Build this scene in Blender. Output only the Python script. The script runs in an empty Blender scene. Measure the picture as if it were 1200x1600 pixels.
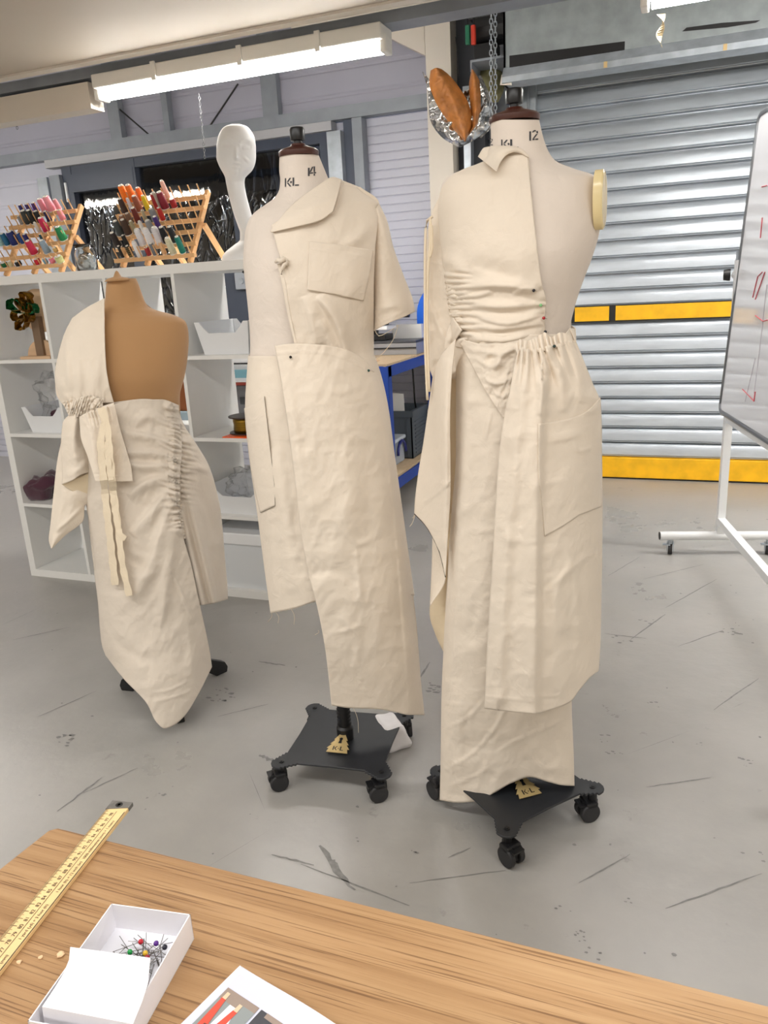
import bpy, bmesh, math, random
import numpy as np
from mathutils import Vector, Matrix, Euler
random.seed(7)
SC = bpy.context.scene
COL = SC.collection

# ------------------------------------------------------------------ camera
FOC, YAW, PITCH, ROLL, EYE = 1202.0, 0.3756, 0.2845, -0.0544, np.array([0.0, 0.0, 1.3295])
def cam_axes():
    cy, sy = math.cos(YAW), math.sin(YAW)
    f = np.array([-sy*math.cos(PITCH), cy*math.cos(PITCH), -math.sin(PITCH)])
    r = np.array([cy, sy, 0.0]); u = np.cross(r, f)
    r2 = r*math.cos(ROLL)+u*math.sin(ROLL); u2 = -r*math.sin(ROLL)+u*math.cos(ROLL)
    return r2, u2, f
RT, UP, FW = cam_axes()
cam = bpy.data.cameras.new('camera'); cam_ob = bpy.data.objects.new('camera', cam); COL.objects.link(cam_ob)
cam.sensor_fit = 'HORIZONTAL'; cam.sensor_width = 36; cam.lens = 36*FOC/1200; cam.clip_start = .02
M = Matrix.Identity(4)
for i in range(3):
    M[i][0] = RT[i]; M[i][1] = UP[i]; M[i][2] = -FW[i]; M[i][3] = EYE[i]
cam_ob.matrix_world = M
SC.camera = cam_ob

# ------------------------------------------------------------------ world, lights, exposure
w = bpy.data.worlds.new('night'); SC.world = w; w.use_nodes = True
w.node_tree.nodes['Background'].inputs[0].default_value = (.045, .062, .105, 1)
w.node_tree.nodes['Background'].inputs[1].default_value = 1.0
SC.view_settings.view_transform = 'Standard'; SC.view_settings.look = 'None'
SC.view_settings.exposure = 0.16; SC.view_settings.gamma = 1; SC.view_settings.use_curve_mapping = False
SC.cycles.use_denoising = True
SC.cycles.max_bounces = 8; SC.cycles.diffuse_bounces = 5; SC.cycles.transparent_max_bounces = 32
TUBE_Z, TUBE_Y = 2.315, 3.57
def area(name, x, y, z, sx, sy, power, col=(1, .985, .955), rot=(0, 0, 0)):
    l = bpy.data.lights.new(name, 'AREA'); l.shape = 'RECTANGLE'; l.size = sx; l.size_y = sy; l.energy = power; l.color = col
    o = bpy.data.objects.new(name, l); o.location = (x, y, z); o.rotation_euler = rot; COL.objects.link(o)
    return o
TUBE_EMIT = 62.0
for x in (-3.6, -2.0, -.4, 1.2):           # row of strip lights over the table, above and behind the camera
    area('strip_light', x, .35, 2.40, 1.5, .09, 17)
for x in (-4.6, -3.0, -1.4, .2, 1.8):
    area('strip_light', x, -1.9, 2.40, 1.5, .09, 20)
for x in (2.1,):                       # the strip row goes on along the edge of the upper floor
    area('strip_light', x, TUBE_Y, 2.28, 1.5, .06, 58)
for x in (-5.0, -3.2, -1.4, .4, 2.2):       # added unseen fill lamps, high up, to brighten the back wall
    area('hall_fill', x, 4.35, 3.44, 1.5, .15, 1.5)

# ------------------------------------------------------------------ pixel -> world
def rays(u, v):
    u = np.asarray(u, float); v = np.asarray(v, float)
    return ((u-600)/FOC)[..., None]*RT - ((v-800)/FOC)[..., None]*UP + FW
def at(u, v, Y):
    d = rays(u, v); return EYE + d*((Y-EYE[1])/d[..., 1])[..., None]
def onz(u, v, z):
    d = rays(u, v); return EYE + d*((z-EYE[2])/d[..., 2])[..., None]
def atn(u, v, axis, n, dist):
    d = rays(u, v); t = ((axis-EYE)@n + dist)/(d@n)
    return EYE + d*t[..., None]

# ------------------------------------------------------------------ objects
ORG = {}
def tag(o, label=None, cat=None, group=None, kind=None):
    if label: o['label'] = label
    if cat: o['category'] = cat
    if group: o['group'] = group
    if kind: o['kind'] = kind
    return o
def thing(name, label, cat, loc=(0, 0, 0), group=None, rot=None):
    o = bpy.data.objects.new(name, None); COL.objects.link(o); o.location = loc; o.empty_display_size = .05
    if rot: o.rotation_euler = rot
    ORG[o] = Vector((0, 0, 0)) if rot else Vector(loc)
    return tag(o, label, cat, group)
def link(name, me, mat, parent=None, smooth=False):
    o = bpy.data.objects.new(name, me); COL.objects.link(o)
    if mat is not None and not me.materials:
        for m in (mat if isinstance(mat, (list, tuple)) else [mat]): me.materials.append(m)
    if smooth:
        me.polygons.foreach_set('use_smooth', [True]*len(me.polygons))
    if parent is not None:
        o.parent = parent
        org = ORG[parent]; ORG[o] = org
        if org.length > 0: me.transform(Matrix.Translation(-org))
    else: ORG[o] = Vector((0, 0, 0))
    return o
def children(o): return [c for c in COL.objects if c.parent == o]
def copy_tree(o, parent=None):
    c = o.copy(); COL.objects.link(c)
    if parent is not None: c.parent = parent
    for ch in list(o.children): copy_tree(ch, c)
    return c

class MB:
    def __init__(s): s.bm = bmesh.new()
    def box(s, x0, x1, y0, y1, z0, z1, m=None, bev=0):
        r = bmesh.ops.create_cube(s.bm, size=1)['verts']
        T = Matrix.Translation(((x0+x1)/2, (y0+y1)/2, (z0+z1)/2)) @ Matrix.Diagonal((abs(x1-x0), abs(y1-y0), abs(z1-z0), 1))
        if m is not None: T = m @ T
        bmesh.ops.transform(s.bm, matrix=T, verts=r)
        if bev:
            es = list({e for v in r for e in v.link_edges})
            bmesh.ops.bevel(s.bm, geom=es, offset=bev, segments=2, affect='EDGES', profile=.5)
        return s
    def cyl(s, p, q, r, r2=None, n=12, cap=True):
        p = Vector(p); q = Vector(q); d = q-p
        T = Matrix.Translation((p+q)/2) @ d.to_track_quat('Z', 'Y').to_matrix().to_4x4()
        bmesh.ops.create_cone(s.bm, cap_ends=cap, segments=n, radius1=r, radius2=r if r2 is None else r2, depth=d.length, matrix=T)
        return s
    def bar(s, p, q, wx, wy, up=(0, 0, 1)):
        p = Vector(p); q = Vector(q); z = (q-p).normalized(); x = Vector(up).cross(z)
        if x.length < 1e-4: x = Vector((1, 0, 0))
        x.normalize(); y = z.cross(x)
        m = Matrix((x, y, z)).transposed().to_4x4(); m.translation = (p+q)/2
        return s.box(-wx/2, wx/2, -wy/2, wy/2, -(q-p).length/2, (q-p).length/2, m)
    def tube(s, pts, r, n=6, closed=False):
        pts = [Vector(p) for p in pts]; rings = []; N = len(pts)
        ref = None
        for i, p in enumerate(pts):
            a = pts[i-1] if (i > 0 or closed) else p; b = pts[(i+1) % N] if (i < N-1 or closed) else p
            t = (b-a).normalized()
            if ref is None or abs(ref.dot(t)) > .95: ref = Vector((0, 0, 1)) if abs(t.z) < .9 else Vector((1, 0, 0))
            x = ref.cross(t).normalized(); y = t.cross(x)
            rr = r[i] if isinstance(r, (list, tuple)) else r
            rings.append([s.bm.verts.new(p + (x*math.cos(2*math.pi*k/n)+y*math.sin(2*math.pi*k/n))*rr) for k in range(n)])
        for i in range(N if closed else N-1):
            A, B = rings[i], rings[(i+1) % N]
            for k in range(n): s.bm.faces.new((A[k], A[(k+1) % n], B[(k+1) % n], B[k]))
        if not closed:
            s.bm.faces.new(rings[0][::-1]); s.bm.faces.new(rings[-1])
        return s
    def lathe(s, prof, c=(0, 0, 0), n=24, m=None, sx=1, sy=1):
        rings = []; c = Vector(c)
        for r, z in prof:
            rings.append([s.bm.verts.new(((m or Matrix()) @ Vector((r*sx*math.cos(2*math.pi*k/n), r*sy*math.sin(2*math.pi*k/n), z))) + c) for k in range(n)])
        for A, B in zip(rings, rings[1:]):
            for k in range(n): s.bm.faces.new((A[k], A[(k+1) % n], B[(k+1) % n], B[k]))
        if prof[0][0] > 1e-6: s.bm.faces.new(rings[0][::-1])
        if prof[-1][0] > 1e-6: s.bm.faces.new(rings[-1])
        return s
    def prism(s, poly, z0, z1, m=None):
        m = m or Matrix()
        a = [s.bm.verts.new(m @ Vector((x, y, z0))) for x, y in poly]; b = [s.bm.verts.new(m @ Vector((x, y, z1))) for x, y in poly]
        s.bm.faces.new(a[::-1]); s.bm.faces.new(b); n = len(poly)
        for k in range(n): s.bm.faces.new((a[k], a[(k+1) % n], b[(k+1) % n], b[k]))
        return s
    def ball(s, c, r, sub=2, sz=1):
        bmesh.ops.create_icosphere(s.bm, subdivisions=sub, radius=1, matrix=Matrix.Translation(c) @ Matrix.Diagonal((r, r, r*sz, 1)))
        return s
    def poly(s, pts):
        s.bm.faces.new([s.bm.verts.new(Vector(p)) for p in pts]); return s
    def ext(s, pts, off):
        off = Vector(off); a = [s.bm.verts.new(Vector(p)) for p in pts]; b = [s.bm.verts.new(Vector(p)+off) for p in pts]; n = len(pts)
        s.bm.faces.new(a[::-1]); s.bm.faces.new(b)
        for k in range(n): s.bm.faces.new((a[k], a[(k+1) % n], b[(k+1) % n], b[k]))
        return s
    def build(s, name, mat, parent=None, smooth=False, angle=None):
        bmesh.ops.recalc_face_normals(s.bm, faces=s.bm.faces)
        me = bpy.data.meshes.new(name); s.bm.to_mesh(me); s.bm.free()
        o = link(name, me, mat, parent, smooth or angle is not None)
        if angle is not None:
            me.set_sharp_from_angle(angle=math.radians(angle))
        return o
def bevel(o, w=.003, seg=2):
    m = o.modifiers.new('edge', 'BEVEL'); m.width = w; m.segments = seg; m.limit_method = 'ANGLE'; return o
def solid(o, t=.0016, off=0):
    m = o.modifiers.new('thickness', 'SOLIDIFY'); m.thickness = t; m.offset = off; return o
def structure(o): o['kind'] = 'structure'; return o

# ------------------------------------------------------------------ materials
def rgb(r, g, b):
    f = lambda c: (c/255/12.92) if c/255 <= .04045 else ((c/255+.055)/1.055)**2.4
    return (f(r), f(g), f(b), 1)
MATS = {}
def mat(name, col, rough=.6, metal=0, spec=.5, vary=0, vscale=6, bump=0, bscale=40, stretch=(1, 1, 1), emit=0, alpha=1, trans=0, coat=0, bdist=.002, detail=4, sheen=0):
    if name in MATS: return MATS[name]
    m = bpy.data.materials.new(name); m.use_nodes = True; MATS[name] = m
    nt = m.node_tree; b = nt.nodes['Principled BSDF']
    c = rgb(*col)
    b.inputs['Base Color'].default_value = c; b.inputs['Roughness'].default_value = rough; b.inputs['Metallic'].default_value = metal
    b.inputs['Specular IOR Level'].default_value = spec; b.inputs['Alpha'].default_value = alpha
    b.inputs['Transmission Weight'].default_value = trans; b.inputs['Coat Weight'].default_value = coat
    if sheen: b.inputs['Sheen Weight'].default_value = sheen
    if emit:
        b.inputs['Emission Color'].default_value = c; b.inputs['Emission Strength'].default_value = emit
    tc = nt.nodes.new('ShaderNodeTexCoord'); mp = nt.nodes.new('ShaderNodeMapping'); mp.inputs['Scale'].default_value = stretch
    nt.links.new(tc.outputs['Object'], mp.inputs[0])
    if vary:
        n = nt.nodes.new('ShaderNodeTexNoise'); n.inputs['Scale'].default_value = vscale; n.inputs['Detail'].default_value = detail
        nt.links.new(mp.outputs[0], n.inputs['Vector'])
        r = nt.nodes.new('ShaderNodeMapRange'); r.inputs[1].default_value = .3; r.inputs[2].default_value = .7; r.inputs[3].default_value = 1-vary; r.inputs[4].default_value = 1+vary*.5
        nt.links.new(n.outputs['Fac'], r.inputs[0])
        mx = nt.nodes.new('ShaderNodeMix'); mx.data_type = 'RGBA'; mx.blend_type = 'MULTIPLY'; mx.inputs['Factor'].default_value = 1
        mx.inputs[6].default_value = c; nt.links.new(r.outputs[0], mx.inputs[7]); nt.links.new(mx.outputs[2], b.inputs['Base Color'])
    if bump:
        n = nt.nodes.new('ShaderNodeTexNoise'); n.inputs['Scale'].default_value = bscale; n.inputs['Detail'].default_value = detail
        nt.links.new(mp.outputs[0], n.inputs['Vector'])
        bp = nt.nodes.new('ShaderNodeBump'); bp.inputs['Strength'].default_value = bump; bp.inputs['Distance'].default_value = bdist
        nt.links.new(n.outputs['Fac'], bp.inputs['Height']); nt.links.new(bp.outputs[0], b.inputs['Normal'])
    return m
# special materials ------------------------------------------------
def nodes(name, base, rough=.5):
    m = mat(name, base, rough); return m, m.node_tree, m.node_tree.nodes['Principled BSDF'], m.node_tree.nodes, m.node_tree.links
def ramp(N, stops):
    r = N.new('ShaderNodeValToRGB')
    while len(r.color_ramp.elements) < len(stops): r.color_ramp.elements.new(.5)
    for e, (p, c) in zip(r.color_ramp.elements, stops): e.position = p; e.color = rgb(*c) if len(c) == 3 else c
    return r
def floor_mat():
    m, nt, b, N, L = nodes('painted_concrete', (160, 155, 148), .4)
    tc = N.new('ShaderNodeTexCoord')
    n1 = N.new('ShaderNodeTexNoise'); n1.inputs['Scale'].default_value = 1.3; n1.inputs['Detail'].default_value = 8; n1.inputs['Roughness'].default_value = .62
    n2 = N.new('ShaderNodeTexNoise'); n2.inputs['Scale'].default_value = 11; n2.inputs['Detail'].default_value = 7; n2.inputs['Roughness'].default_value = .7
    L.new(tc.outputs['Object'], n1.inputs['Vector']); L.new(tc.outputs['Object'], n2.inputs['Vector'])
    r1 = ramp(N, [(.3, (149, 147, 143)), (.7, (171, 168, 164))]); L.new(n1.outputs['Fac'], r1.inputs[0])
    r2 = ramp(N, [(.0, (120, 118, 116)), (.31, (128, 126, 123)), (.36, (255, 255, 255)), (1, (255, 255, 255))]); L.new(n2.outputs['Fac'], r2.inputs[0])
    mx = N.new('ShaderNodeMix'); mx.data_type = 'RGBA'; mx.blend_type = 'MULTIPLY'; mx.inputs['Factor'].default_value = .22
    L.new(r1.outputs[0], mx.inputs[6]); L.new(r2.outputs[0], mx.inputs[7]); L.new(mx.outputs[2], b.inputs['Base Color'])
    rr = N.new('ShaderNodeMapRange'); rr.inputs[1].default_value = .3; rr.inputs[2].default_value = .7; rr.inputs[3].default_value = .24; rr.inputs[4].default_value = .40
    L.new(n1.outputs['Fac'], rr.inputs[0]); L.new(rr.outputs[0], b.inputs['Roughness'])
    bp = N.new('ShaderNodeBump'); bp.inputs['Strength'].default_value = .25; bp.inputs['Distance'].default_value = .004
    n3 = N.new('ShaderNodeTexNoise'); n3.inputs['Scale'].default_value = 26; n3.inputs['Detail'].default_value = 5; L.new(tc.outputs['Object'], n3.inputs['Vector'])
    L.new(n3.outputs['Fac'], bp.inputs['Height']); L.new(bp.outputs[0], b.inputs['Normal'])
    return m
def oak_mat():
    m, nt, b, N, L = nodes('oak_laminate', (185, 140, 92), .42)
    tc = N.new('ShaderNodeTexCoord')
    def noise(scale, stretch, detail, dist=0):
        mp = N.new('ShaderNodeMapping'); mp.inputs['Scale'].default_value = stretch; L.new(tc.outputs['Object'], mp.inputs[0])
        n = N.new('ShaderNodeTexNoise'); n.inputs['Scale'].default_value = scale; n.inputs['Detail'].default_value = detail; n.inputs['Distortion'].default_value = dist
        L.new(mp.outputs[0], n.inputs['Vector']); return n
    a = noise(6, (.35, 14, 1), 5, .2); r1 = ramp(N, [(.3, (168, 132, 94)), (.5, (186, 150, 110)), (.72, (198, 164, 124))]); L.new(a.outputs['Fac'], r1.inputs[0])
    c = noise(22, (.28, 22, 1), 4); r2 = ramp(N, [(.36, (126, 92, 62)), (.43, (235, 228, 220)), (1, (255, 255, 255))]); L.new(c.outputs['Fac'], r2.inputs[0])
    d = noise(2.2, (.6, 3, 1), 2); r3 = ramp(N, [(.3, (205, 195, 180)), (.65, (255, 255, 255))]); L.new(d.outputs['Fac'], r3.inputs[0])
    mx = N.new('ShaderNodeMix'); mx.data_type = 'RGBA'; mx.blend_type = 'MULTIPLY'; mx.inputs['Factor'].default_value = .62
    L.new(r1.outputs[0], mx.inputs[6]); L.new(r2.outputs[0], mx.inputs[7])
    m2 = N.new('ShaderNodeMix'); m2.data_type = 'RGBA'; m2.blend_type = 'MULTIPLY'; m2.inputs['Factor'].default_value = .8
    L.new(mx.outputs[2], m2.inputs[6]); L.new(r3.outputs[0], m2.inputs[7]); L.new(m2.outputs[2], b.inputs['Base Color'])
    bp = N.new('ShaderNodeBump'); bp.inputs['Strength'].default_value = .2; bp.inputs['Distance'].default_value = .0012
    L.new(c.outputs['Fac'], bp.inputs['Height']); L.new(bp.outputs[0], b.inputs['Normal'])
    return m
def calico_mat(name, c):
    m, nt, b, N, L = nodes(name, c, .88)
    b.inputs['Specular IOR Level'].default_value = .2; b.inputs['Sheen Weight'].default_value = .12
    tc = N.new('ShaderNodeTexCoord')
    n = N.new('ShaderNodeTexNoise'); n.inputs['Scale'].default_value = 5; n.inputs['Detail'].default_value = 6; L.new(tc.outputs['Object'], n.inputs['Vector'])
    r = N.new('ShaderNodeMapRange'); r.inputs[1].default_value = .3; r.inputs[2].default_value = .7; r.inputs[3].default_value = .95; r.inputs[4].default_value = 1.03; L.new(n.outputs['Fac'], r.inputs[0])
    mx = N.new('ShaderNodeMix'); mx.data_type = 'RGBA'; mx.blend_type = 'MULTIPLY'; mx.inputs['Factor'].default_value = 1; mx.inputs[6].default_value = rgb(*c)
    L.new(r.outputs[0], mx.inputs[7]); L.new(mx.outputs[2], b.inputs['Base Color'])
    n2 = N.new('ShaderNodeTexNoise'); n2.inputs['Scale'].default_value = 22; n2.inputs['Detail'].default_value = 7; n2.inputs['Distortion'].default_value = .8; L.new(tc.outputs['Object'], n2.inputs['Vector'])
    n3 = N.new('ShaderNodeTexNoise'); n3.inputs['Scale'].default_value = 600; n3.inputs['Detail'].default_value = 2; L.new(tc.outputs['Object'], n3.inputs['Vector'])
    b1 = N.new('ShaderNodeBump'); b1.inputs['Strength'].default_value = .5; b1.inputs['Distance'].default_value = .006; L.new(n2.outputs['Fac'], b1.inputs['Height'])
    b2 = N.new('ShaderNodeBump'); b2.inputs['Strength'].default_value = .18; b2.inputs['Distance'].default_value = .0008; L.new(n3.outputs['Fac'], b2.inputs['Height']); L.new(b1.outputs[0], b2.inputs['Normal'])
    L.new(b2.outputs[0], b.inputs['Normal'])
    return m
def glass_mat(name, tint=(.55, .6, .66), film=False):
    m = bpy.data.materials.new(name); m.use_nodes = True; MATS[name] = m
    N = m.node_tree.nodes; L = m.node_tree.links; N.clear()
    out = N.new('ShaderNodeOutputMaterial'); mix = N.new('ShaderNodeMixShader'); tr = N.new('ShaderNodeBsdfTransparent'); gl = N.new('ShaderNodeBsdfGlossy'); fr = N.new('ShaderNodeFresnel')
    tr.inputs[0].default_value = (*tint, 1); gl.inputs['Roughness'].default_value = .03; fr.inputs[0].default_value = 2.1 if film else 1.5
    L.new(fr.outputs[0], mix.inputs[0]); L.new(tr.outputs[0], mix.inputs[1]); L.new(gl.outputs[0], mix.inputs[2]); L.new(mix.outputs[0], out.inputs[0])
    if film:
        tc = N.new('ShaderNodeTexCoord'); mp = N.new('ShaderNodeMapping'); mp.inputs['Scale'].default_value = (5, 1, 1.3); n = N.new('ShaderNodeTexNoise'); n.inputs['Scale'].default_value = 2.2; n.inputs['Detail'].default_value = 3; n.inputs['Distortion'].default_value = 1.2
        bp = N.new('ShaderNodeBump'); bp.inputs['Strength'].default_value = .06; bp.inputs['Distance'].default_value = .02
        L.new(tc.outputs['Object'], mp.inputs[0]); L.new(mp.outputs[0], n.inputs['Vector']); L.new(n.outputs['Fac'], bp.inputs['Height'])
        # sharp wrinkles of the plastic film over the lower part of the panes
        m2 = N.new('ShaderNodeMapping'); m2.inputs['Scale'].default_value = (2.2, 1, 1.1); n2 = N.new('ShaderNodeTexNoise'); n2.inputs['Scale'].default_value = 2.6; n2.inputs['Detail'].default_value = 1.5; n2.inputs['Distortion'].default_value = 2.4
        L.new(tc.outputs['Object'], m2.inputs[0]); L.new(m2.outputs[0], n2.inputs['Vector'])
        rp = N.new('ShaderNodeValToRGB'); e = rp.color_ramp.elements; e[0].position = .44; e[0].color = (0, 0, 0, 1); e[1].position = .5; e[1].color = (1, 1, 1, 1); e3 = e.new(.56); e3.color = (0, 0, 0, 1)
        L.new(n2.outputs['Fac'], rp.inputs[0]); sx = N.new('ShaderNodeSeparateXYZ'); L.new(tc.outputs['Object'], sx.inputs[0])
        mr = N.new('ShaderNodeMapRange'); mr.inputs[1].default_value = 2.04; mr.inputs[2].default_value = 1.92; mr.inputs[3].default_value = 0; mr.inputs[4].default_value = 1; L.new(sx.outputs['Z'], mr.inputs[0])
        mu = N.new('ShaderNodeMath'); mu.operation = 'MULTIPLY'; L.new(rp.outputs[0], mu.inputs[0]); L.new(mr.outputs[0], mu.inputs[1])
        b2 = N.new('ShaderNodeBump'); b2.inputs['Strength'].default_value = .8; b2.inputs['Distance'].default_value = .008; L.new(mu.outputs[0], b2.inputs['Height']); L.new(bp.outputs[0], b2.inputs['Normal']); L.new(b2.outputs[0], gl.inputs['Normal'])
    return m

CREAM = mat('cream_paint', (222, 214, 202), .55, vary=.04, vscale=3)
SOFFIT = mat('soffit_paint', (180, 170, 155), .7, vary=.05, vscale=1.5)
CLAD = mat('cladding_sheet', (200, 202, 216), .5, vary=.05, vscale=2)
STEEL = mat('grey_steel', (142, 148, 156), .5, metal=.15, vary=.12, vscale=9)
GALV = mat('galvanised_steel', (178, 186, 194), .4, metal=.5, vary=.18, vscale=14)
SLAT = mat('shutter_slat_steel', (200, 208, 217), .34, metal=.42, vary=.12, vscale=5, stretch=(1, 1, 6))
HOODM = mat('hood_steel', (158, 166, 168), .5, metal=.35, vary=.2, vscale=10)
DARKFRAME = mat('window_frame_grey', (66, 74, 90), .45)
BLACK = mat('black_plastic', (22, 22, 24), .45)
BLACKM = mat('black_powder_coat', (34, 36, 40), .5, vary=.1, vscale=20)
WHITE = mat('white_laminate', (236, 236, 234), .4)
WPLAS = mat('white_plastic', (238, 240, 243), .35)
YELLOW = mat('yellow_paint', (250, 190, 20), .5, vary=.16, vscale=12)
RUBBER = mat('dark_rubber', (38, 38, 40), .6)
FILM = glass_mat('window_glass', (.5, .55, .6), True)

# ------------------------------------------------------------------ shell
WALL_Y = 5.3
XL, XR, YB = -6.4, 3.2, -3.2
structure(MB().box(XL, XR, YB, WALL_Y+.1, -.1, 0).build('floor', floor_mat()))
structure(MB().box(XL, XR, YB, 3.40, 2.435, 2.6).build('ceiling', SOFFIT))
structure(MB().box(XL, XR, 3.36, 3.415, 2.425, 2.46).build('trim_1', CREAM))
structure(MB().box(XL, XR, 3.3, WALL_Y+.1, 3.5, 3.6).build('ceiling_high', CREAM))
structure(MB().box(XL-.1, XL, YB, WALL_Y+.1, 0, 3.6).build('wall_left', CREAM))
structure(MB().box(XR, XR+.1, YB, WALL_Y+.1, 0, 3.6).build('wall_right', CREAM))
structure(MB().box(XL-.1, XR+.1, YB-.1, YB, 0, 3.6).build('wall_front', CREAM))
structure(MB().box(XL, XR, 3.3, 3.4, 2.6, 3.6).build('wall_upper', CREAM))

CLAD_SHADED = mat('shaded_cladding_sheet', (172, 172, 186), .5, vary=.05, vscale=2)  # cladding colour darkened to carry the shade on the upper wall
# cladding: horizontally ribbed sheet (profile swept along x)
def ribbed(name, x0, x1, z0, z1, y, pitch=.055, depth=.008, mat_=CLAD):
    bm = bmesh.new(); z = z0; prof = []
    while z < z1-1e-6:
        for dz, dy in ((0, 0), (pitch*.80, 0), (pitch*.86, depth), (pitch*.94, depth)):
            if z+dz < z1: prof.append((z+dz, y+dy))
        z += pitch
    prof.append((z1, y))
    a = [bm.verts.new((x0, yy, zz)) for zz, yy in prof]; b = [bm.verts.new((x1, yy, zz)) for zz, yy in prof]
    for i in range(len(prof)-1): bm.faces.new((a[i], b[i], b[i+1], a[i+1]))
    me = bpy.data.meshes.new(name); bm.to_mesh(me); bm.free()
    return structure(link(name, me, mat_))
WX0, WX1, WZ0, WZ1 = -4.62, -2.30, 1.02, 2.355
ribbed('wall_back_low', XL, WX1, 0, WZ0, WALL_Y)
ribbed('wall_back_upper', XL, -1.42, WZ1+.08, 3.5, WALL_Y, .16, .006, CLAD_SHADED)
ribbed('wall_back_side', XL, WX0, WZ0, WZ1+.08, WALL_Y, .16, .006)
ribbed('wall_back_middle', WX1, -1.42, 0, WZ1+.06, WALL_Y)
structure(MB().box(XL, XR, WALL_Y+.03, WALL_Y+.1, 3.0, 3.6).build('wall_back_top', CREAM))
structure(MB().box(-1.45, XR, WALL_Y+.12, WALL_Y+.2, 0, 3.6).build('wall_back_shutter', STEEL))
# rails, studs and flashings on the wall
structure(MB().box(XL, -1.44, WALL_Y-.09, WALL_Y-.01, 2.415, 2.495).build('trim_2', STEEL))
structure(MB().box(WX0-.12, WX1+.02, WALL_Y-.10, WALL_Y-.01, 2.355, 2.412).build('trim_3', mat('flashing', (176, 177, 182), .5)))
for i, (x0, x1) in enumerate(((-4.10, -4.00), (-3.62, -3.57), (-2.80, -2.68))):
    structure(MB().box(x0, x1, WALL_Y-.07, WALL_Y-.01, 2.495, 3.4).build('trim_%d' % (4+i), STEEL))
structure(MB().box(WX0-.10, WX0, WALL_Y-.10, WALL_Y-.01, 0, 2.3).build('trim_7', STEEL))
structure(MB().box(WX0-.26, WX0-.16, WALL_Y-.06, WALL_Y-.01, 0, 2.3).build('trim_8', GALV))
structure(MB().box(WX1, WX1+.10, WALL_Y-.14, WALL_Y-.01, 0, 2.34).build('trim_9', GALV))
structure(MB().box(WX1+.10, WX1+.17, WALL_Y-.08, WALL_Y-.01, 0, 2.41).build('trim_10', DARKFRAME))
structure(MB().box(WX1+.17, WX1+.24, WALL_Y-.10, WALL_Y-.01, 0, 2.41).build('trim_11', STEEL))
# window: dark frame, mullions, crinkled film reflections in the panes
wf = thing('window_1', 'dark framed window with crinkled plastic film over night black glass', 'window', (0, 0, 0)); wf['kind'] = 'structure'
f = MB(); fy0, fy1 = WALL_Y-.06, WALL_Y+.02
f.box(WX0, WX1, fy0, fy1, WZ1-.065, WZ1); f.box(WX0+.05, -3.95, fy0-.008, fy1, WZ1-.19, WZ1-.06); f.box(WX0, WX1, fy0, fy1, WZ0, WZ0+.07)
for xa, xb in ((WX0, WX0+.09), (-4.05, -3.93), (WX1-.09, WX1), (-3.12, -3.05)): f.box(xa, xb, fy0-.004, fy1, WZ0, WZ1)
f.build('window_frame', DARKFRAME, wf)
MB().box(WX0+.05, WX1-.05, WALL_Y-.012, WALL_Y-.006, WZ0+.05, WZ1-.03).build('window_pane', FILM, wf)
MB().box(WX0+.02, WX0+.035, fy0-.02, fy0, 2.10, 2.24).build('hinge', WPLAS, wf)
# braces
for i, (a, b) in enumerate((((178, 163), (245, 221)), ((372, 131), (318, 212)))):
    A, B = at(a[0], a[1], WALL_Y-.05), at(b[0], b[1], WALL_Y-.05)
    tag(MB().tube([A, B], .006, 6).build('brace_rod', BLACK), ('thin black diagonal brace rod on the upper wall above the opening window sash', 'thin black diagonal brace rod on the upper wall above the white display head')[i], 'rod')
# column beside the shutter, beams
structure(MB().box(-1.585, -1.425, WALL_Y-.16, WALL_Y+.02, 0, 3.5).build('column_1', CREAM))
hb = MB().box(-2.5, -1.585, WALL_Y-.14, WALL_Y-.01, 2.87, 3.02); hb.ext([(-1.6, WALL_Y-.12, 2.87), (-1.9, WALL_Y-.12, 2.87), (-1.6, WALL_Y-.12, 2.70)], (0, .08, 0))
structure(hb.build('beam_1', CREAM))
structure(MB().box(-1.425, -1.25, WALL_Y-.02, WALL_Y+.1, 0, 3.5).build('trim_12', mat('dark_recess', (58, 60, 66), .7)))
structure(MB().box(-1.37, -1.325, WALL_Y-.10, WALL_Y-.02, 0, 2.5).build('trim_13', GALV))
# strip-light carrier beam at the edge of the upper floor
structure(MB().box(XL, XR, 3.50, 3.62, 2.400, 2.447).build('beam_2', STEEL))
structure(MB().box(-4.36, -2.84, 3.50, 3.60, 2.265, 2.385).build('beam_3', CREAM))

# ------------------------------------------------------------------ roller shutter
sh = thing('door_1', 'ribbed galvanised roller shutter door with yellow bands', 'shutter'); sh['kind'] = 'structure'
X0, X1 = -.95, 2.9
def slat_strip(z0, z1, y):
    bm = bmesh.new(); pitch = .0985; prof = []; z = z0
    while z < z1:
        for a, d in ((0, .004), (.015, .034), (.10, .034), (.115, .0), (.14, -.008), (.18, -.009), (.21, -.003), (.235, -.012), (.26, -.0145), (.45, -.013), (.65, -.0105), (.80, -.008), (.90, -.004), (.96, .0)):
            if z+a*pitch < z1: prof.append((z+a*pitch, y+d))
        z += pitch
    a = [bm.verts.new((X0, yy, zz)) for zz, yy in prof]; b = [bm.verts.new((X1, yy, zz)) for zz, yy in prof]
    for i in range(len(prof)-1): bm.faces.new((a[i], b[i], b[i+1], a[i+1]))
    me = bpy.data.meshes.new('slat_curtain'); bm.to_mesh(me); bm.free()
    o = link('slat_curtain', me, SLAT, sh, True); me.set_sharp_from_angle(angle=math.radians(35)); return o
slat_strip(.14, 2.75, WALL_Y)
MB().box(X0, X1, WALL_Y-.035, WALL_Y+.02, .012, .148, bev=.004).build('bottom_rail', YELLOW, sh)
MB().box(X0, X1, WALL_Y-.02, WALL_Y+.02, 0, .014).build('rubber_seal', RUBBER, sh)
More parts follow.
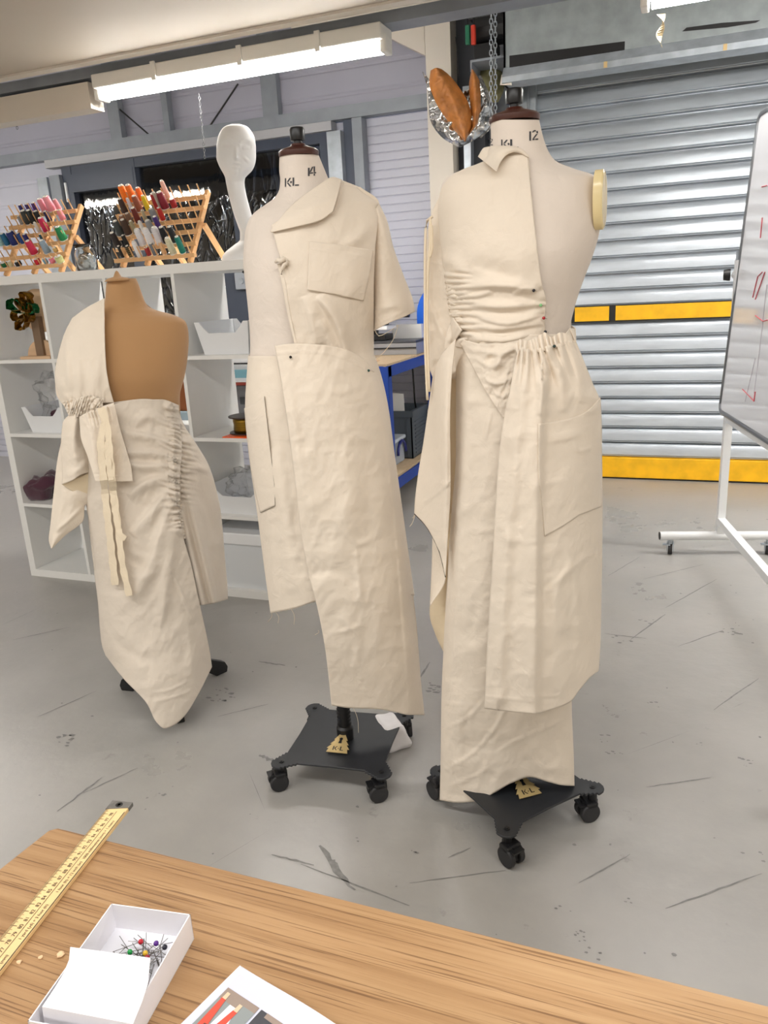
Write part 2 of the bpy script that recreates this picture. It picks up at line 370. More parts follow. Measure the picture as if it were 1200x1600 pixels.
MB().box(X0, X1, WALL_Y-.022, WALL_Y-.004, 1.035, 1.142).build('warning_strip', BLACK, sh)
yb = [-1.5, -.67, -.64, -.455, -.415, .62, .66, 1.7, 1.74, 2.8]
for a, b in ((-.92, -.74), (-.67, -.455), (-.415, .62), (.66, 1.7)):
    MB().box(a, b, WALL_Y-.027, WALL_Y-.02, 1.045, 1.135).build('yellow_band', YELLOW, sh)
MB().box(X0-.13, X0+.03, WALL_Y-.08, WALL_Y-.02, 0, 2.5).build('guide_rail', GALV, sh)
MB().box(X0-.02, X0-.005, WALL_Y-.10, WALL_Y-.08, 0, 2.5).build('guide_lip', STEEL, sh)
# hood over the shutter roll
HY = 4.72
hl = at(787, 133, HY); zb = float(hl[2]); hx = float(hl[0])
hood = thing('shutter_hood', 'galvanised steel box housing the roll above the shutter', 'shutter housing', (hx, HY, zb))
h = MB(); h.box(hx, 2.95, HY, HY+.012, zb+.08, 3.45); h.box(hx, 2.95, HY, WALL_Y-.03, 3.40, 3.45); h.box(hx, hx+.012, HY, WALL_Y-.03, zb, 3.45)
h.build('housing', HOODM, hood)
h = MB(); h.ext([(hx, HY, zb+.085), (hx, HY-.05, zb+.03), (hx, HY-.05, zb), (hx, HY+.10, zb), (hx, HY+.10, zb+.02), (hx, HY+.01, zb+.085)], (2.95-hx, 0, 0)); h.build('folded_lip', GALV, hood)
for px in (946, 1133):
    q = at(px, 103-(px-946)*.145, HY-.052); MB().box(q[0]-.009, q[0]+.009, HY-.0535, HY-.05, zb+.001, zb+.03).build('tape_tab', mat('old_tape', (212, 184, 130), .6), hood)
def strip_on_hood(a, b, hh, name, label, jag=False):
    p, q = at(*a, HY-.002), at(*b, HY-.002)
    pts = [(p[0], HY-.003, p[2]-hh/2), (p[0], HY-.003, p[2]+hh/2)]
    if jag: pts = [(p[0], HY-.003, p[2]-.006), (p[0]+.02, HY-.003, p[2]+.008), ((p[0]+q[0])/2, HY-.003, (p[2]+q[2])/2+hh/2), (q[0], HY-.003, q[2]+.004), (q[0]-.02, HY-.003, q[2]-.004), ((p[0]+q[0])/2+.03, HY-.003, (p[2]+q[2])/2-hh/2)]
    else: pts += [(q[0], HY-.003, q[2]+hh/2), (q[0], HY-.003, q[2]-hh/2)]
    tag(MB().ext(pts, (0, .002, 0)).build(name, BLACK), label, 'tape')
strip_on_hood((796, 97), (976, 75), .062, 'black_tape', 'wide black tape strip stuck along the lower hood beside the chain')
strip_on_hood((1066, 47), (1188, 33), .024, 'black_tape', 'thin torn black tape sliver stuck on the hood under the second light', True)
# bracket flange, motor, insulation at the hood end
br = thing('mounting_bracket', 'pale steel bracket plate at the open end of the hood', 'bracket', (hx-.2, HY, zb+.1))
p = at(736, 98, HY+.1); MB().box(p[0], hx+.01, HY+.08, WALL_Y-.03, p[2]-.004, p[2]+.008).box(p[0], p[0]+.008, HY+.08, WALL_Y-.03, p[2]-.05, p[2]).build('plate', STEEL, br)
q = at(790, 132, HY-.02); MB().ext([(q[0]-.03, HY-.03, q[2]), (q[0]+.035, HY-.03, q[2]-.01), (q[0]+.035, HY-.03, q[2]+.02), (q[0]-.02, HY-.03, q[2]+.05)], (0, .008, 0)).build('clip', CREAM, br)
m0 = at(752, 55, 5.0)
mt = thing('shutter_motor', 'black shutter motor high beside the steel hood', 'motor', tuple(m0))
MB().cyl((m0[0]-.02, 5.0, m0[2]+.02), (m0[0]+.19, 5.0, m0[2]+.02), .085, n=20).box(m0[0]-.06, m0[0]+.14, 4.93, 5.1, m0[2]+.07, m0[2]+.26, bev=.01).build('motor_body', BLACK, mt)
MB().box(m0[0]-.03, m0[0]+.10, 4.93, 5.05, m0[2]-.14, m0[2]-.06, bev=.008).build('gearbox', BLACK, mt)
i0 = at(762, 128, 5.05)
tag(MB().lathe([(0, -.07), (.09, -.07), (.105, -.04), (.105, .05), (.06, .08), (0, .08)], (i0[0]-.005, 5.1, i0[2]), 20, Euler((0, math.pi/2, 0)).to_matrix().to_4x4()).build('insulation_roll', mat('yellowed_foam', (150, 146, 104), .9, vary=.3, vscale=20, bump=.6, bscale=40), smooth=True), 'yellowed foam drum end behind the hanging hoist chain', 'drum')
# floor marks
def floor_marks():
    rnd = random.Random(5); mb = MB()
    def streak(a, b, wpx, z=.0008):
        A, B = onz(*a, 0), onz(*b, 0); A = Vector(A); B = Vector(B); d = (B-A); n = Vector((-d.y, d.x, 0)).normalized(); k = 9; up = []; dn = []
        for i in range(k+1):
            t = i/k; wd = wpx*.5*math.sin(math.pi*min(max(t, .04), .96))**.5*(.7+.6*rnd.random()); c = A+d*t+n*rnd.uniform(-.3, .3)*wpx
            up.append(c+n*wd); dn.append(c-n*wd)
        vs = [mb.bm.verts.new((p.x, p.y, z)) for p in up+dn[::-1]]
        for i in range(k): mb.bm.faces.new((vs[i], vs[i+1], vs[2*k-i], vs[2*k+1-i]))
    def blotch(c, rx, n, z=.0009):
        C0 = Vector(onz(*c, 0))
        for _ in range(n):
            a = rnd.uniform(0, 6.28); r = rx*rnd.random()**.5; q = C0+Vector((r*math.cos(a), r*.8*math.sin(a), 0)); s = rx*rnd.uniform(.08, .32); m = rnd.randint(5, 8)
            vs = [mb.bm.verts.new((q.x+s*rnd.uniform(.5, 1)*math.cos(6.28*i/m), q.y+s*.6*rnd.uniform(.5, 1)*math.sin(6.28*i/m), z)) for i in range(m)]; mb.bm.faces.new(vs)
    for a, b, wd in (((498, 1322), (553, 1392), .015), ((425, 1335), (490, 1353), .006), ((470, 1350), (640, 1415), .004), ((90, 1268), (160, 1215), .007), ((130, 1240), (215, 1200), .004), ((405, 1180), (428, 1190), .014),
                     ((404, 1034), (446, 1040), .008), ((655, 1062), (672, 1035), .008), ((985, 1000), (1040, 960), .006), ((1040, 950), (1120, 905), .005), ((945, 990), (1010, 998), .006), ((1060, 1010), (1130, 985), .005),
                     ((950, 900), (1000, 870), .004), ((1005, 905), (1100, 882), .004), ((700, 1340), (735, 1325), .004), ((640, 1380), (790, 1360), .003), ((905, 1380), (985, 1335), .004), ((1040, 1420), (1190, 1365), .004),
                     ((20, 1000), (110, 980), .005), ((60, 1120), (150, 1080), .004), ((340, 1120), (420, 1100), .004), ((560, 1480), (640, 1440), .003), ((1010, 1230), (1110, 1215), .004), ((1115, 1110), (1185, 1060), .005)):
        streak(a, b, wd)
    for c, rx, n in (((686, 1075), .05, 16), ((345, 1085), .06, 16), ((105, 1157), .05, 10), ((945, 1155), .03, 6), ((960, 1175), .025, 6), ((905, 1465), .022, 9), ((930, 1490), .02, 5), ((1160, 1190), .03, 8), ((1140, 985), .05, 8),
                     ((970, 1000), .05, 8), ((1020, 1100), .03, 4), ((640, 1330), .02, 3), ((1180, 1340), .03, 4), ((1090, 1160), .02, 3), ((880, 1420), .02, 3), ((985, 1410), .02, 3), ((560, 1310), .02, 2), ((250, 1240), .03, 3), ((1010, 970), .04, 6)):
        blotch(c, rx, n)
    for _ in range(240):
        q = (rnd.uniform(-3, 1.2), rnd.uniform(1.0, 5.0)); s = rnd.uniform(.002, .007); m = 6
        mb.bm.faces.new([mb.bm.verts.new((q[0]+s*rnd.uniform(.4, 1)*math.cos(6.28*i/m), q[1]+s*rnd.uniform(.4, 1)*math.sin(6.28*i/m), .0007)) for i in range(m)])
    for _ in range(26):
        a = rnd.uniform(0, 3.14); q = Vector((rnd.uniform(-3, 1.2), rnd.uniform(.9, 4.8), 0)); l = rnd.uniform(.05, .3); d = Vector((math.cos(a), math.sin(a), 0)); n = Vector((-d.y, d.x, 0))*rnd.uniform(.0005, .0011)
        mb.bm.faces.new([mb.bm.verts.new(v+Vector((0, 0, .0006))) for v in (q-d*l/2, q+n, q+d*l/2, q-n)])
    o = mb.build('floor_scuffs', mat('scuff_grey', (130, 129, 127), .6, vary=.25, vscale=60)); o['kind'] = 'stuff'; o['label'] = 'dark scuffs and scratches worn into the grey floor'; o['category'] = 'scuffs'
floor_marks()
# ------------------------------------------------------------------ fluorescent fittings
TUBE = mat('lit_tube', (255, 252, 247), .3, emit=TUBE_EMIT)
HOUS = mat('light_housing', (232, 230, 224), .4)
def fitting(x0, x1, label):
    t = thing('strip_light', label, 'strip light', ((x0+x1)/2, TUBE_Y, 2.385), 'strip lights along the carrier beam')
    MB().box(x0+.02, x1-.02, 3.455, 3.60, 2.338, 2.40, bev=.006).build('light_housing', HOUS, t)
    for y in (3.505, 3.55):
        MB().cyl((x0+.04, y, TUBE_Z), (x1-.04, y, TUBE_Z), .0165, n=12).build('fluorescent_tube', TUBE, t, True)
    for x in (x0, x1-.04):
        MB().box(x, x+.03, 3.485, 3.57, TUBE_Z-.022, 2.36, bev=.006).build('end_cap', HOUS, t)
    for k in (.25, .55, .8):
        MB().box(x0+(x1-x0)*k-.012, x0+(x1-x0)*k+.012, 3.445, 3.455, 2.325, 2.405).build('clip', HOUS, t)
    return t
fitting(-2.80, -1.24, 'lit fluorescent strip light above the white display head')
fitting(-6.0, -4.42, 'lit fluorescent strip light at the end of the beam, mirrored in the window panes')
fitting(-.22, 1.32, 'lit fluorescent strip light in front of the shutter housing')
def chain(name, pts, r, label, link_len=.03):
    mb = MB(); pts = [Vector(p) for p in pts]; L = sum((b-a).length for a, b in zip(pts, pts[1:])); n = max(3, int(L/(link_len*.78)))
    a, b = pts[0], pts[-1]
    for i in range(n):
        c = a.lerp(b, (i+.5)/n); ax = Vector((1, .5, 0)).normalized() if i % 2 else Vector((-.5, 1, 0)).normalized(); d = (b-a).normalized()
        mb.tube([c+ax*(link_len*.27*math.cos(k*math.pi/4))+d*(link_len*.5*math.sin(k*math.pi/4)) for k in range(8)], r, 5, True)
    return tag(mb.build(name, GALV if r > .002 else mat('dull_chain', (70, 70, 72), .6), smooth=True), label, 'chain')
for a, b, lab in (((22, 154), (27, 202), 'short loose chain hanging from the cream carrier beam above the pink thread cones'), ((311, 146), (320, 248), 'thin light chain hanging in front of the upper wall beside the white display head')):
    chain('hanging_chain', [at(*a, 3.60) if lab[0] == 's' else at(*a, 3.60), at(*b, 3.60)], .0012, lab, .018)
chain('hoist_chain', [at(771, 20, 4.62)+np.array([0, 0, 3.5-at(771, 20, 4.62)[2]]), at(767, 190, 4.62)], .0028, 'steel hoist chain strand beside the yellowed drum, nearer the column', .032)
chain('hoist_chain', [at(776, 20, 4.64)+np.array([0, 0, 3.5-at(776, 20, 4.64)[2]]), at(774, 188, 4.64)], .0028, 'steel hoist chain strand nearer the shutter housing', .032)
for px, c, lab in ((731, (30, 110, 80), 'dark green pull toggle hanging beside the shutter motor'), (740, (205, 60, 40), 'red pull toggle hanging beside the shutter motor')):
    q = at(px, 55, 4.85); t = thing('pull_toggle', lab, 'toggle', tuple(q))
    MB().box(q[0]-.013, q[0]+.013, 4.835, 4.862, q[2]-.05, q[2]+.05, bev=.006).build('grip', mat('toggle_%d' % c[0], c, .5), t)
    MB().cyl((q[0], 4.85, q[2]+.05), (q[0], 4.85, q[2]+.14), .003, n=6).build('cord', BLACK, t)
# twist of old tape hanging from the second light
mb = MB(); pr = None
for i in range(15):
    t = i/14; q = Vector(at(1033+3*math.sin(t*7), 22+53*t, 3.52)); a = t*5+.4; wd = .017*(1-.4*t) if i < 12 else .012*(1-t)*4; d = Vector((math.cos(a), math.sin(a)*.8, 0))*wd
    c = (mb.bm.verts.new(q-d), mb.bm.verts.new(q+d))
    if pr: mb.bm.faces.new((pr[0], pr[1], c[1], c[0]))
    pr = c
o = mb.build('torn_tape', mat('yellowed_tape', (226, 208, 170), .35)); solid(o, .0006); tag(o, 'twisted yellowed tape hanging from the end of the second strip light', 'tape')

# ------------------------------------------------------------------ white cube shelving
SX, SY, SD, SH_ = -3.072, 2.804, .39, 1.464
PZ = [.038+.335*k+.016*k for k in range(5)]       # undersides of the openings
shf = thing('cube_shelving', 'white open cube shelving unit, four by four, with thread racks on top', 'shelving', (SX+SH_/2, SY+SD/2, 0))
bevel(MB().box(SX, SX+SH_, SY, SY+SD, SH_-.038, SH_).build('top_panel', WHITE, shf), .0015)
MB().box(SX, SX+SH_, SY, SY+SD, 0, .038).build('bottom_panel', WHITE, shf)
for x in (SX, SX+SH_-.038): bevel(MB().box(x, x+.038, SY, SY+SD, .038, SH_-.038).build('side_panel', WHITE, shf), .0015)
def cx(k): return SX+.038+k*.351                  # inner left x of column k
for k in (1, 2, 3): MB().box(cx(k)-.016, cx(k), SY, SY+SD, .038, SH_-.038).build('divider', WHITE, shf)
for j in (1, 2, 3):
    for k in range(4): MB().box(cx(k), cx(k)+.335, SY, SY+SD, PZ[j]-.016, PZ[j]).build('shelf', WHITE, shf)

# contents -----------------------------------------------------------
def bin_(x0, x1, y0, y1, z, hgt, label, lip=.03):
    t = thing('storage_bin', label, 'bin', ((x0+x1)/2, (y0+y1)/2, z), 'white plastic bins in the shelving')
    bm = bmesh.new(); ins = .022; nx = 12
    def ring(zf, infl, wall=0):
        pts = []
        xa, xb, ya, yb = x0+ins*(1-zf)+wall, x1-ins*(1-zf)-wall, y0+ins*(1-zf)+wall, y1-ins*(1-zf)-wall
        per = []
        for i in range(nx): per.append((xa+(xb-xa)*i/nx, ya, 'f', i/nx))
        for i in range(nx): per.append((xb, ya+(yb-ya)*i/nx, 's', i/nx))
        for i in range(nx): per.append((xb-(xb-xa)*i/nx, yb, 'b', i/nx))
        for i in range(nx): per.append((xa, yb-(yb-ya)*i/nx, 's', i/nx))
        out = []
        for x, y, side, f in per:
            zz = z+hgt*zf
            if zf == 1 and side in 'fb':           # scooped middle of the long sides
                g = min(max((min(f, 1-f)-.08)/.16, 0), 1); g = g*g*(3-2*g); zz -= infl*g
            out.append(bm.verts.new((x, y, zz)))
        return out
    R0, R1, R2, R3 = ring(0, 0), ring(1, hgt*.34), ring(1, hgt*.34, .004), ring(.03, 0, .004)
    for A, B in ((R0, R1), (R1, R2), (R2, R3)):
        for k in range(len(A)): bm.faces.new((A[k], A[(k+1) % len(A)], B[(k+1) % len(A)], B[k]))
    bm.faces.new(R0[::-1]); bm.faces.new(R3)
    bmesh.ops.recalc_face_normals(bm, faces=bm.faces)
    me = bpy.data.meshes.new('tub'); bm.to_mesh(me); bm.free(); o = link('tub', me, WPLAS, t, True); me.set_sharp_from_angle(angle=.7)
    # finger slots at the short ends
    for x, s in ((x0, 1), (x1, -1)):
        xx = x+ins*.2*s
        MB().tube([(xx-.001*s, (y0+y1)/2+.035*math.cos(a)*1.0, z+hgt*.8+.012*math.sin(a)) for a in [k*math.pi/8 for k in range(16)]], .004, 5, True).build('handle', WPLAS, t, True)
    return t
bin_(cx(3)+.05, cx(3)+.31, SY+.03, SY+.34, PZ[3], .135, 'empty white plastic bin in the top row of the shelving, below the white display head')
bin_(cx(0)+.075, cx(0)+.32, SY+.025, SY+.34, PZ[2], .125, 'white plastic bin holding a clear bag, below the fascinator stand')
bin_(cx(3)+.03, cx(3)+.32, SY+.015, SY+.34, PZ[1], .13, 'white plastic bin holding crumpled film, on top row above the lidded box')
def crumple_bag(c, r, label, seed, mt_, sz=1.0, name='plastic_bag'):
    rnd = random.Random(seed); mb = MB(); mb.ball(c, r, 4, sz)
    from mathutils import noise as mn
    for v in mb.bm.verts:
        d = (v.co-Vector(c)); q = d*9/r*.1+Vector((seed*3.1, 0, 0)); f = 1+.55*(mn.noise(q*3)+.5*abs(mn.noise(q*7))+.3*mn.noise(q*14))
        v.co = Vector(c)+d*f
        if v.co.z < c[2]-r*sz*.75: v.co.z = c[2]-r*sz*.75
    return tag(mb.build(name, mt_, smooth=True), label, 'bag')
clearp = bpy.data.materials.new('clear_film'); clearp.use_nodes = True
N_ = clearp.node_tree.nodes; L_ = clearp.node_tree.links; N_.clear()
_o = N_.new('ShaderNodeOutputMaterial'); _m = N_.new('ShaderNodeMixShader'); _t = N_.new('ShaderNodeBsdfTransparent'); _g = N_.new('ShaderNodeBsdfGlossy'); _l = N_.new('ShaderNodeLayerWeight')
_g.inputs['Roughness'].default_value = .18; _l.inputs[0].default_value = .12; _t.inputs[0].default_value = (1, 1, 1, 1)
L_.new(_l.outputs['Facing'], _m.inputs[0]); L_.new(_t.outputs[0], _m.inputs[1]); L_.new(_g.outputs[0], _m.inputs[2]); L_.new(_m.outputs[0], _o.inputs[0])
crumple_bag((cx(0)+.22, SY+.18, PZ[2]+.155), .115, 'crumpled clear plastic bag standing in the bin below the fascinator stand', 2, clearp, 1.15)
crumple_bag((cx(0)+.23, SY+.15, PZ[2]+.06), .06, 'dark plum fabric scrap inside the clear bag in the bin', 5, mat('plum_fabric', (70, 22, 48), .8), .7, 'fabric_scrap')
crumple_bag((cx(3)+.17, SY+.18, PZ[1]+.105), .105, 'crumpled clear plastic film filling the bin above the lidded box', 8, clearp, .7)
# plum cloth on the third row
q0 = at(75, 775, SY+.1)
mb = MB(); PCX = float(at(66, 775, SY+.10)[0])
mb.ball((cx(0)+.255, SY+.15, PZ[1]+.045), .105, 4, .48)
from mathutils import noise as mn
for v in mb.bm.verts:
    v.co.x = cx(0)+.24+(v.co.x-cx(0)-.255)*1.15; v.co += Vector((.03*mn.noise(v.co*11), 0, .045*mn.noise(v.co*13)+.02*mn.noise(v.co*34))); v.co.z = max(v.co.z, PZ[1]+.002)
    if v.co.z > PZ[1]+.02: v.co.z += max(0, v.co.x-cx(0)-.2)*.3
    v.co.x += PCX-(cx(0)+.24); v.co.y -= .03
    if v.co.x > cx(0)+.33: v.co.x = cx(0)+.33
mb2 = mb.build('folded_cloth', mat('plum_velvet', (74, 34, 52), .9, sheen=.5), smooth=True); tag(mb2, 'heap of dark plum cloth on the third row of the shelving', 'cloth')
# fascinator stand and bow
zc = PZ[3]
fs = thing('wooden_stand', 'pale wooden disc stand holding a metallic bow in the top row of the shelving', 'stand', (cx(0)+.24, SY+.17, zc))
PLY = mat('pale_plywood', (222, 188, 152), .6, vary=.12, vscale=4, stretch=(1, 1, 9)); WALN = mat('walnut_strip', (128, 104, 82), .6)
fx = float(at(61, 500, SY+.09)[0]); SYO = SY; SY = SY-.075
MB().cyl((fx, SY+.165, zc+.215), (fx, SY+.185, zc+.215), .098, n=40).build('disc', PLY, fs)
MB().box(fx-.022, fx+.022, SY+.135, SY+.163, zc+.0, zc+.19).build('post', WALN, fs)
MB().prism([(.09*math.cos(a*math.pi/16), .085*math.sin(a*math.pi/16)) for a in range(17)], 0, .016, Matrix.Translation((fx, SY+.165, zc)) @ Euler((math.pi/2, 0, 0)).to_matrix().to_4x4()).build('half_disc_foot', PLY, fs)
MB().box(fx-.09, fx+.09, SY+.10, SY+.22, zc, zc+.012).build('base', PLY, fs)
bw = thing('metallic_bow', 'crumpled gold and green metallic bow fixed on the pale wooden disc', 'bow', (fx, SY+.12, zc+.21))
GOLD = mat('gold_foil', (150, 112, 40), .28, metal=.9, vary=.4, vscale=30); GREENF = mat('green_foil', (20, 110, 66), .25, metal=.85, vary=.3, vscale=30)
rnd = random.Random(3)
def loop(c, ang, ln, wd, m, name):
    mb = MB(); pr = None
    for i in range(17):
        t = i/16*2*math.pi; x = ln*.5*(1-math.cos(t)); z_ = wd*.55*math.sin(t)*(.5+.5*(x/ln)); y = -.022*math.sin(t/2)
        row = []
        for s in (-1, -.33, .33, 1):
            p = Vector((x, y+s*.021+rnd.uniform(-.005, .005), z_+rnd.uniform(-.006, .006))); row.append(mb.bm.verts.new(Vector(c)+Matrix.Rotation(ang, 3, 'Y') @ p))
        if pr:
            for k in range(3): mb.bm.faces.new((pr[k], pr[k+1], row[k+1], row[k]))
        pr = row
    o = mb.build(name, m, bw); solid(o, .001)
bc = tuple(at(46, 488, SY+.115))
for a, l, wd, m in ((-1.35, .12, .07, GOLD), (-2.6, .13, .08, GREENF), (2.9, .10, .07, GOLD), (2.2, .12, .05, GOLD), (-.45, .09, .06, GREENF), (1.2, .06, .05, GOLD), (-2.0, .09, .06, GOLD)):
    loop(bc, a, l*.78, wd*.8, m, 'bow_loop')
SY = SYO
# spool of metallic ribbon on orange sheet
os_ = tag(MB().box(cx(3)+.14, cx(3)+.325, SY+.01, SY+.22, PZ[2], PZ[2]+.004).build('orange_sheet', mat('orange_acrylic', (255, 98, 22), .25)), 'flat orange sheet under the ribbon reel in the shelving', 'sheet')
rl = thing('ribbon_reel', 'black reel wound with gold metallic ribbon on the orange sheet', 'reel', (cx(3)+.2, SY+.14, PZ[2]+.004))
rc = (cx(3)+.205, SY+.125, PZ[2]+.004)
BROWNP = mat('dark_brown_plastic', (58, 40, 34), .4)
for z_ in (0, .071): MB().lathe([(.022, z_), (.083, z_), (.083, z_+.005), (.022, z_+.005)], rc, 32).build('flange', BROWNP, rl)
MB().lathe([(.022, .002), (.022, .075)], rc, 20).build('hub', BLACK, rl)
MB().lathe([(.03, .005), (.063, .005), (.065, .02), (.063, .038), (.065, .055), (.063, .071), (.03, .071)], rc, 32).build('wound_ribbon', mat('gold_ribbon', (150, 118, 40), .3, metal=.85, vary=.4, vscale=14, stretch=(.3, .3, 30)), rl, True)
# big lidded box in the bottom row
lb = thing('lidded_box', 'large white lidded plastic box in the bottom row of the shelving', 'box', (cx(3)+.17, SY+.2, .038))
x0, x1, y0, y1 = cx(3)+.008, cx(3)+.328, SY+.012, SY+.37
def rrect(x0, x1, y0, y1, r, n=6):
    return [(cx_+r*math.cos(a), cy_+r*math.sin(a)) for cx_, cy_, a0 in ((x1-r, y1-r, 0), (x0+r, y1-r, 90), (x0+r, y0+r, 180), (x1-r, y0+r, 270)) for a in [math.radians(a0+90*k/n) for k in range(n+1)]]
MB().prism(rrect(x0+.012, x1-.012, y0+.012, y1-.012, .03), .038, .255).build('tub', mat('cool_white_plastic', (220, 224, 228), .4), lb)
mb = MB(); mb.prism(rrect(x0, x1, y0, y1, .035), .25, .305); bevel(mb.build('lid', WPLAS, lb), .006)

# ------------------------------------------------------------------ white display head
# (built later with the cloth surfaces)

# ------------------------------------------------------------------ desk and machines glimpsed behind the shelving
dk = thing('white_desk', 'white desk behind the open shelving, seen through its back', 'desk', (-2.3, 3.8, 0))
MB().box(-3.1, -1.72, 3.50, 4.12, .62, .66).build('desk_top', WHITE, dk)
for x in (-3.05, -1.78):
    for y in (3.55, 4.07): MB().box(x-.02, x+.02, y-.02, y+.02, 0, .62).build('leg', WPLAS, dk)
pr_ = thing('cutting_machine', 'white craft machine with teal and red stripes on the desk behind the ribbon reel', 'machine', (-2.14, 3.9, .66))
MB().box(-2.35, -1.93, 3.74, 4.0, .66, .845, bev=.006).build('lower_body', mat('machine_grey', (104, 104, 108), .5), pr_)
MB().box(-2.35, -1.93, 3.73, 4.0, .862, 1.04, bev=.008).build('upper_body', WPLAS, pr_)
MB().box(-2.34, -1.94, 3.735, 3.99, .845, .862).build('red_strip', mat('dull_red', (150, 58, 44), .5), pr_)
MB().box(-2.33, -1.95, 3.722, 3.73, .888, .932).build('teal_panel', mat('teal_panel', (120, 170, 185), .4), pr_)
MB().box(-2.35, -1.93, 3.722, 3.73, .962, .97).build('dark_seam', BLACK, pr_)
for x in (-2.30, -2.22): MB().box(x, x+.05, 3.732, 3.74, .74, .78).build('button_panel', BLACKM, pr_)
tag(MB().box(-2.80, -2.52, 3.66, 3.9, .66, .708, bev=.004).build('grey_case', mat('bluegrey_case', (150, 168, 180), .5)), 'pale blue grey case lying on the white desk under the carton', 'case')
tag(MB().box(-2.76, -2.56, 3.68, 3.88, .709, .87, bev=.004).build('carton', mat('brown_card', (140, 78, 34), .7)), 'brown carton on the grey case behind the shelving', 'carton')
sw = thing('wall_switch', 'grey switch plate on the dark window post seen above the empty bin', 'switch', tuple(at(379, 439, 5.15)))
q = at(378, 439, 5.17); MB().box(q[0]-.055, q[0]+.055, 5.16, 5.2, q[2]-.06, q[2]+.06, bev=.006).build('plate', mat('switch_grey', (170, 176, 186), .4), sw); MB().cyl((q[0], 5.15, q[2]), (q[0], 5.162, q[2]), .022, n=16).build('knob', GALV, sw)
structure(MB().box(q[0]-.16, q[0]+.14, 5.2, 5.24, .9, q[2]+.08).build('trim_14', DARKFRAME))

# ------------------------------------------------------------------ thread racks and cones
PINE = mat('pine_wood', (226, 180, 128), .55, vary=.12, vscale=8, stretch=(1, 1, 1))
TOPZ = SH_
def rack_geo(sc, ox, rows, slope, xl):
    """rows: slat right-end points in close-up coordinates, lowest first"""
    R = []
    for i, (x, y) in enumerate(rows):
        Y = SY+.07+i*.030
        R.append((ox+x/sc, 270+y/sc, Y))
    return R
PEG = Vector((0, -.50, .866))
RK = {}
def make_rack(key, sc, ox, rows, lefts, posts, label, brace):
    pts = []
    for i, ((xr, yr), (xl_, yl)) in enumerate(zip(rows, lefts)):
        Y = SY+.075+i*.032
        pts.append((at(ox+xl_/sc, 270+yl/sc, Y), at(ox+xr/sc, 270+yr/sc, Y)))
    c = (pts[0][0]+pts[0][1])/2
    t = thing('thread_rack', label, 'thread rack', (c[0], c[1], TOPZ))
    for i, (a, b) in enumerate(pts):
        zz = (a[2]+b[2])/2; a = Vector((a[0], a[1], zz)); b = Vector((b[0], b[1], zz)); pts[i] = (a, b)
        bevel(MB().bar(a, b, .020, .017).build('slat', PINE, t), .002)
        n = 10
        for k in range(n):
            p = a.lerp(b, (k+.5)/n); MB().cyl(p, p+PEG*.058, .0028, n=6).build('peg', PINE, t)
    A0, A1 = pts[0]; B0, B1 = pts[-1]
    d = (B0-A0).normalized(); d = Vector((0, (B0.y-A0.y), (B0.z-A0.z))).normalized()
    for f in posts:
        p = A0.lerp(A1, f)+Vector((0, .017, 0)); k = (TOPZ+.0-p.z)/d.z; lo = p+d*k; L = (B0.z-A0.z)/d.z+.03
        bevel(MB().bar(p+d*(k+.004), p+d*L, .024, .016, (1, 0, 0)).build('post', PINE, t), .002)
    if brace:
        for f in posts:
            p = A0.lerp(A1, f)+d*((B0.z-A0.z)*.62)+Vector((.02, .02, 0)); q = Vector((p.x, min(p.y+.15, SY+SD-.02), TOPZ+.006))
            MB().bar(p, q, .022, .014, (1, 0, 0)).build('brace', PINE, t)
    RK[key] = (pts, sc, ox); return t
make_rack('b', 6.667, 160, [(970, 855), (985, 740), (1010, 610), (1045, 495), (1070, 375), (1085, 260)],
          [(135, 920), (150, 800), (150, 680), (160, 565), (165, 440), (175, 335)], (.09, .40, .93), 'wooden thread rack with empty pegs at one end, nearest the white display head', True)
make_rack('a', 7.5, 0, [(765, 1080), (790, 955), (825, 800), (860, 685), (890, 570), (905, 440)],
          [(0, 1135), (20, 1010), (55, 892), (95, 770), (120, 652), (140, 530)], (.09, .52, .93), 'wooden thread rack of blue, pink and black cones beside the glass jar', True)
